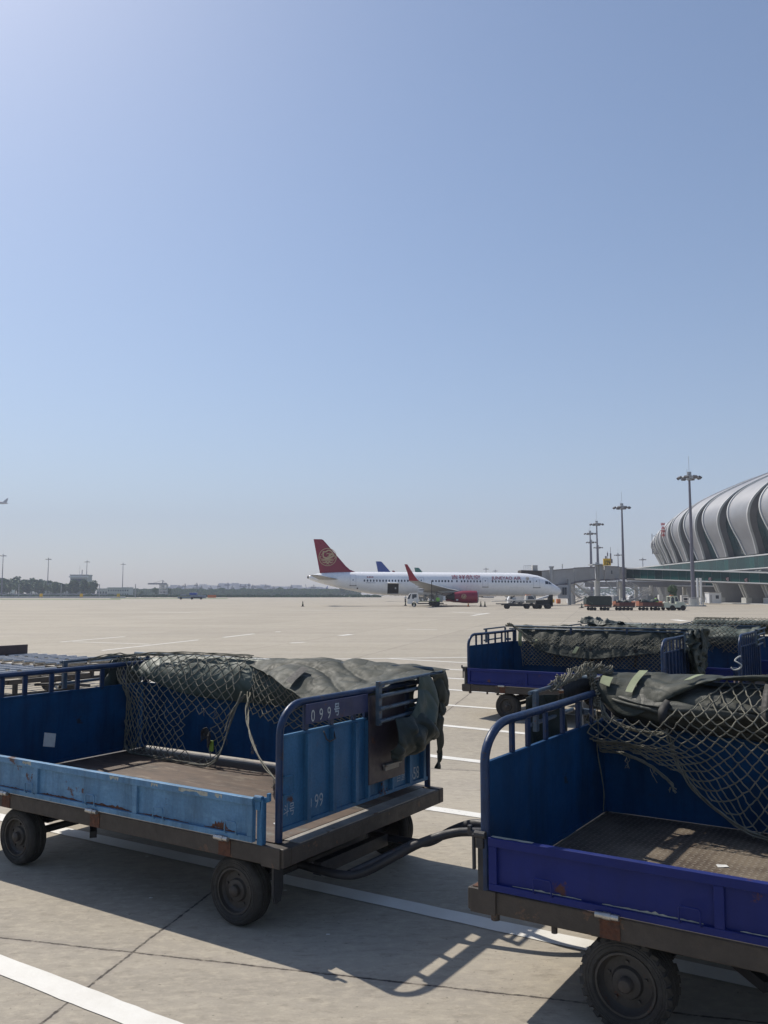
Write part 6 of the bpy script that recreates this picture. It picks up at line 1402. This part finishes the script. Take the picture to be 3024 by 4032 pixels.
for i in range(12): tree(-15 + 22 * i + rnd.uniform(-7, 7), 700 + rnd.uniform(-10, 20), 16.0 + rnd.uniform(-1.2, 1.5) - (2 if i > 8 else 0), (i + 1) % 3, LB2, 'taller trees behind the front row')
tree(300, 630, 13.5, 0, 'large round tree in front of the low control tower, left half', None); tree(335, 628, 13, 2, 'large round tree in front of the low control tower, right half', None)
tree(372, 626, 13.8, 1, 'feathery leaning tree at the right end of the tree row', None)
for x, lb in ((615, 'small tree left of the lattice fire tower'), (665, 'small tree right of the lattice fire tower'), (560, 'bushy low tree between the masts and the fire tower')): tree(x, 700, 8.5 if x > 600 else 5.5, 1, lb, None)
tree(1352, 930, 12, 0, 'round tree standing above the far woods under the airliner tail', None)
tree(2645, 186, 4.6, 1, 'small tree with thin foliage behind the cream tug', None)
def woods(name, x0, x1, Y, h, label, n, m, dep=30, jag=.35):
    q = random.Random(int(Y)); mb = MB()
    for k in range(n):
        t = q.random(); px_ = x0 + (x1 - x0) * t; y = Y + q.uniform(0, dep); hh = h * (1 + jag * noise.noise(Vector((t * (x1 - x0) * .035, 0, Y)))); z = hh * q.random() ** .6; s = q.uniform(.7, 1.5) * Y / 900
        c = Vector((at(px_, y), y, z)); a = q.uniform(0, 3.1)
        mb.quad(c + Vector((-s * math.cos(a), -s * math.sin(a), -s * .5)), c + Vector((s * math.cos(a), s * math.sin(a), -s * .5)), c + Vector((s * .7 * math.cos(a), s * .7 * math.sin(a), s * .6)), c + Vector((-s * .7 * math.cos(a), -s * .7 * math.sin(a), s * .6)))
    mb.build(name, m, label=label, cat='woods', kind='stuff')
woods('far_woods', 490, 1420, 930, 7.5, 'low belt of green woods along the far side of the airfield', 9000, M['leaf2'])
woods('far_woods', 500, 1240, 1300, 8.5, 'paler woods behind the first belt', 5000, M['leaf'])
woods('hedge', -30, 1500, 560, 1.3, 'low dark hedge along the far apron edge on the left', 5000, M['leaf'], 6, .6)
woods('far_woods', 1500, 3300, 1100, 9, 'woods glimpsed under the aircraft and bridges', 4000, M['leaf2'])
for (x0, x1, y0, y1, col, nm) in ((-400, 480, 2361.5, 2357.5, 'leaf2', 'grass'), (440, 900, 2358, 2355, 'leaf2', 'grass'), (700, 1500, 2352, 2350, 'leaf2', 'grass'), (-400, 1300, 2350.5, 2348.3, 'leaf2', 'grass')):
    Ya, Yb_ = 6760 / (y0 - 2340), 6760 / (y1 - 2340); MB().quad((at(x0, Ya), Ya, .02), (at(x1, Ya), Ya, .02), (at(x1, Yb_), Yb_, .02), (at(x0, Yb_), Yb_, .02)).build(nm, mat('verge_grass', (.14, .17, .08), .9, var=.3, scale=.05), kind='structure')
for (x0, x1, Y, h, lb) in ((-60, 500, 480, .9, 'low pale barrier wall along the apron edge at far left'), (-60, 480, 600, 2.4, 'grey perimeter wall in front of the trees')):
    w_ = MB(); n_ = 24
    for k in range(n_): a, b = at(x0 + (x1 - x0) * k / n_, Y), at(x0 + (x1 - x0) * (k + 1) / n_, Y); w_.box(a + .1, b - .1, Y - .1, Y + .1, 0, h).box(a - .25, a + .25, Y - .25, Y + .25, 0, h * 1.15)
    w_.build('perimeter_wall', M['bld_white' if Y < 500 else 'bld_grey'], label=lb, cat='wall')
for (x, lb) in ((80, 'thin pale post in front of the trees, left of three'), (246, 'thin pale post in front of the trees, middle of three'), (396, 'thin pale post in front of the trees, right of three'), (537, 'thin dark post left of the fire tower')):
    Y = 470; MB().cyl((0, 0, 0), (0, 0, 2 + (2340 - 2300) * Y / FPX), .22, n=8).build('post', M['metal_lt'], label=lb, cat='post', loc=(at(x, Y), Y, 0))
def block(name, x0, x1, ytop, Y, label, m, cat='building', group=None, wins=(0, 0), dep=12, roofm=None, extra=None):
    wd = (x1 - x0) * Y / FPX; h = 2 + (2340 - ytop) * Y / FPX; r = empty(name, (at(x0, Y), Y, 0), 0, label, cat, group)
    MB().box(0, wd, 0, dep, 0, h).build('wall', m, r); MB().box(-.3, wd + .3, -.3, dep + .3, h + .002, h + .5 + h * .02).build('roof', roofm or m, r)
    nx, nz = wins
    if nx * nz:
        for i in range(nx):
            for j in range(nz): x = wd * (i + .5) / nx; z = h * (j + .6) / (nz + .2); MB().box(x - wd / nx * .25, x + wd / nx * .25, -.08, -.02, z - h / nz * .18, z + h / nz * .18).build('window', M['window_dark'], r)
    return r, wd, h
ct, wd, h = block('control_tower', 280, 345, 2267, 660, 'low white control tower with a dark window band above the trees', M['bld_white'], 'tower')
MB().box(.8, wd - .8, -.2, 0, h - 5.2, h - 2.6).build('window_band', M['window_dark'], ct); MB().box(-.8, wd + .8, -.8, 1, h - 1.4, h - .4).build('parapet', M['white'], ct)
MB().cyl((wd * .65, 2, h), (wd * .65, 2, h + 4.5), .3).cyl((wd * .5, 2, h), (wd * .5, 2, h + 8), .08).build('antenna', M['metal_gr'], ct)
block('warehouse', 178, 272, 2302, 690, 'long pale low warehouse behind the front trees', M['bld_white'], wins=(0, 0))
block('office_block', 428, 512, 2316, 720, 'low grey two storey office right of the tree row', M['bld_white'], wins=(9, 2)); block('office_block', 385, 428, 2320, 735, 'paler low wing left of the two storey office', M['bld_white'], wins=(4, 1))
for (x, w, yt, lb) in ((0, 24, 2302, 'rounded white roof among the trees at the left edge'), (44, 8, 2310, 'small white roof between the front trees, left of three'), (121, 9, 2311, 'small white roof between the front trees, middle of three'), (154, 12, 2312, 'small white roof between the front trees, right of three')):
    block('white_shed', x, x + w, yt, 660, lb, M['white'], 'shed', dep=6)
# fire training tower
ftw = empty('fire_tower', (at(631, 640), 640, 0), 0, 'narrow concrete practice tower with open window holes', 'tower')
mb = MB(); wd = 27 * 640 / FPX; h = 2 + (2340 - 2305) * 640 / FPX
for x in (0, wd * .42, wd - .5): mb.box(x, x + .6, 0, .6, 0, h).box(x, x + .6, 4, 4.6, 0, h)
for k in range(5): z = h * k / 4; mb.box(-.2, wd + .3, -.2, 4.8, z - .01, z + .7)
mb.box(.6, wd - .5, 4.2, 4.5, 0, h * .5).build('frame', M['bld_white'], ftw); MB().box(1, wd - 1, 1, 3.5, 0, h * .45).build('core', M['bld_grey'], ftw)
# far city and cranes
q = random.Random(21); x = 385; GL = 'hazy pale apartment tower on the far skyline'; i = 0
while x < 1330:
    w = q.uniform(11, 24); prox = 1 - abs(x - 900) / 520; top = 2340 - (14 + 24 * max(0, prox) ** .6 + q.uniform(-4, 5)) if x > 640 else 2340 - q.uniform(6, 16)
    Y = q.uniform(2000, 2600); block('apartment_tower', x, x + w, top, Y, GL, M[q.choice(['bld_white', 'bld_grey', 'bld_blue'])], 'tower block', 'hazy apartment towers on the skyline', dep=30)
    if q.random() < .5: block('apartment_tower', x + w * .2, x + w * 1.1, top + q.uniform(2, 8), Y - 300, GL, M[q.choice(['bld_white', 'bld_grey'])], 'tower block', 'hazy apartment towers on the skyline', dep=30)
    x += w * q.uniform(.75, 1.25); i += 1
for (x0, x1, yt, mm, lb) in ((728, 762, 2318, 'bld_tan', 'low yellowish building in front of the hazy towers'), (762, 790, 2312, 'bld_grey', 'grey half built block right of the yellowish building'), (1012, 1038, 2311, 'bld_blue', 'blue grey block standing alone on the skyline'), (1150, 1184, 2318, 'bld_blue', 'wide low building near the airliner tail, left of two'), (1208, 1250, 2318, 'bld_grey', 'wide low building near the airliner tail, right of two'), (910, 1010, 2323, 'bld_grey', 'long low building under the cranes'), (484, 512, 2314, 'bld_grey', 'hazy block behind the low office')):
    block('far_building', x0, x1, yt, 1500, lb, M[mm], 'building', wins=(0, 0), dep=20)
def crane(px_, top, jl, jr, Y, label, luff=False):
    k = Y / FPX; h = 2 + (2340 - top) * k; r = empty('tower_crane', (at(px_, Y), Y, 0), 0, label, 'crane', 'tower cranes on the skyline')
    m_ = MB()
    for dx in (-.9, .9): m_.bar((dx, 0, 0), (dx, 0, h), .7)
    for j in range(int(h / 3)): m_.bar((-.9, 0, 3 * j), (.9, 0, 3 * j + 3), .25)
    m_.build('mast', M['crane'], r)
    if luff: MB().bar((0, 0, h * .3), (-jl * k, 0, h), 1.0).build('jib', M['crane'], r)
    else: MB().bar((-jl * k, 0, h), (jr * k, 0, h), 1.7).bar((0, 0, h), (0, 0, h + 4), .9).bar((0, 0, h + 4), (-jl * k * .7, 0, h + .5), .3).bar((0, 0, h + 4), (jr * k * .7, 0, h + .5), .3).build('jib', M['crane'], r)
for n_, (px_, top, jl, jr) in enumerate(((644, 2299, 58, 16), (708, 2314, 8, 14), (732, 2308, 12, 4), (778, 2305, 10, 4), (796, 2316, 10, 4), (833, 2317, 12, 5), (862, 2309, 4, 10), (900, 2304, 14, 6), (917, 2316, 6, 8), (949, 2310, 4, 12), (968, 2311, 10, 6), (982, 2306, 5, 5), (997, 2312, 6, 14), (1048, 2311, 6, 16), (1080, 2318, 8, 6), (1148, 2313, 6, 6), (1236, 2313, 12, 10))):
    crane(px_, top, jl, jr, 1350 if n_ else 1000, 'tower crane with a long jib above the narrow practice tower' if n_ == 0 else 'thin tower crane among the hazy towers of the far skyline')
lc = empty('crawler_crane', (at(1118, 1600), 1600, 0), 0, 'leaning lattice boom far off, left of the airliner tail', 'crane'); MB().bar((0, 0, 2), (10, 0, 16), .9).box(-3, 3, 0, 3, 0, 3).build('boom', M['crane'], lc)
lc = empty('crawler_crane', (at(1216, 1600), 1600, 0), 0, 'leaning lattice boom far off, right under the airliner tail', 'crane'); MB().bar((0, 0, 2), (-6, 0, 20), .9).box(-3, 3, 0, 3, 0, 3).build('boom', M['crane'], lc)

# ------------------------------------------------------------------ haze
hz = bpy.data.materials.new('haze'); hz.use_nodes = True; hz.node_tree.nodes.clear()
pv = hz.node_tree.nodes.new('ShaderNodeVolumePrincipled'); ho = hz.node_tree.nodes.new('ShaderNodeOutputMaterial')
pv.inputs['Color'].default_value = (.56, .62, .78, 1); pv.inputs['Density'].default_value = .00034; pv.inputs['Anisotropy'].default_value = 0
hz.node_tree.links.new(pv.outputs[0], ho.inputs['Volume'])
MB().box(-2600, 2600, -700, 3600, -1, 330).build('haze', hz, kind='stuff', cat='haze')
bpy.data.meshes.remove(_t)
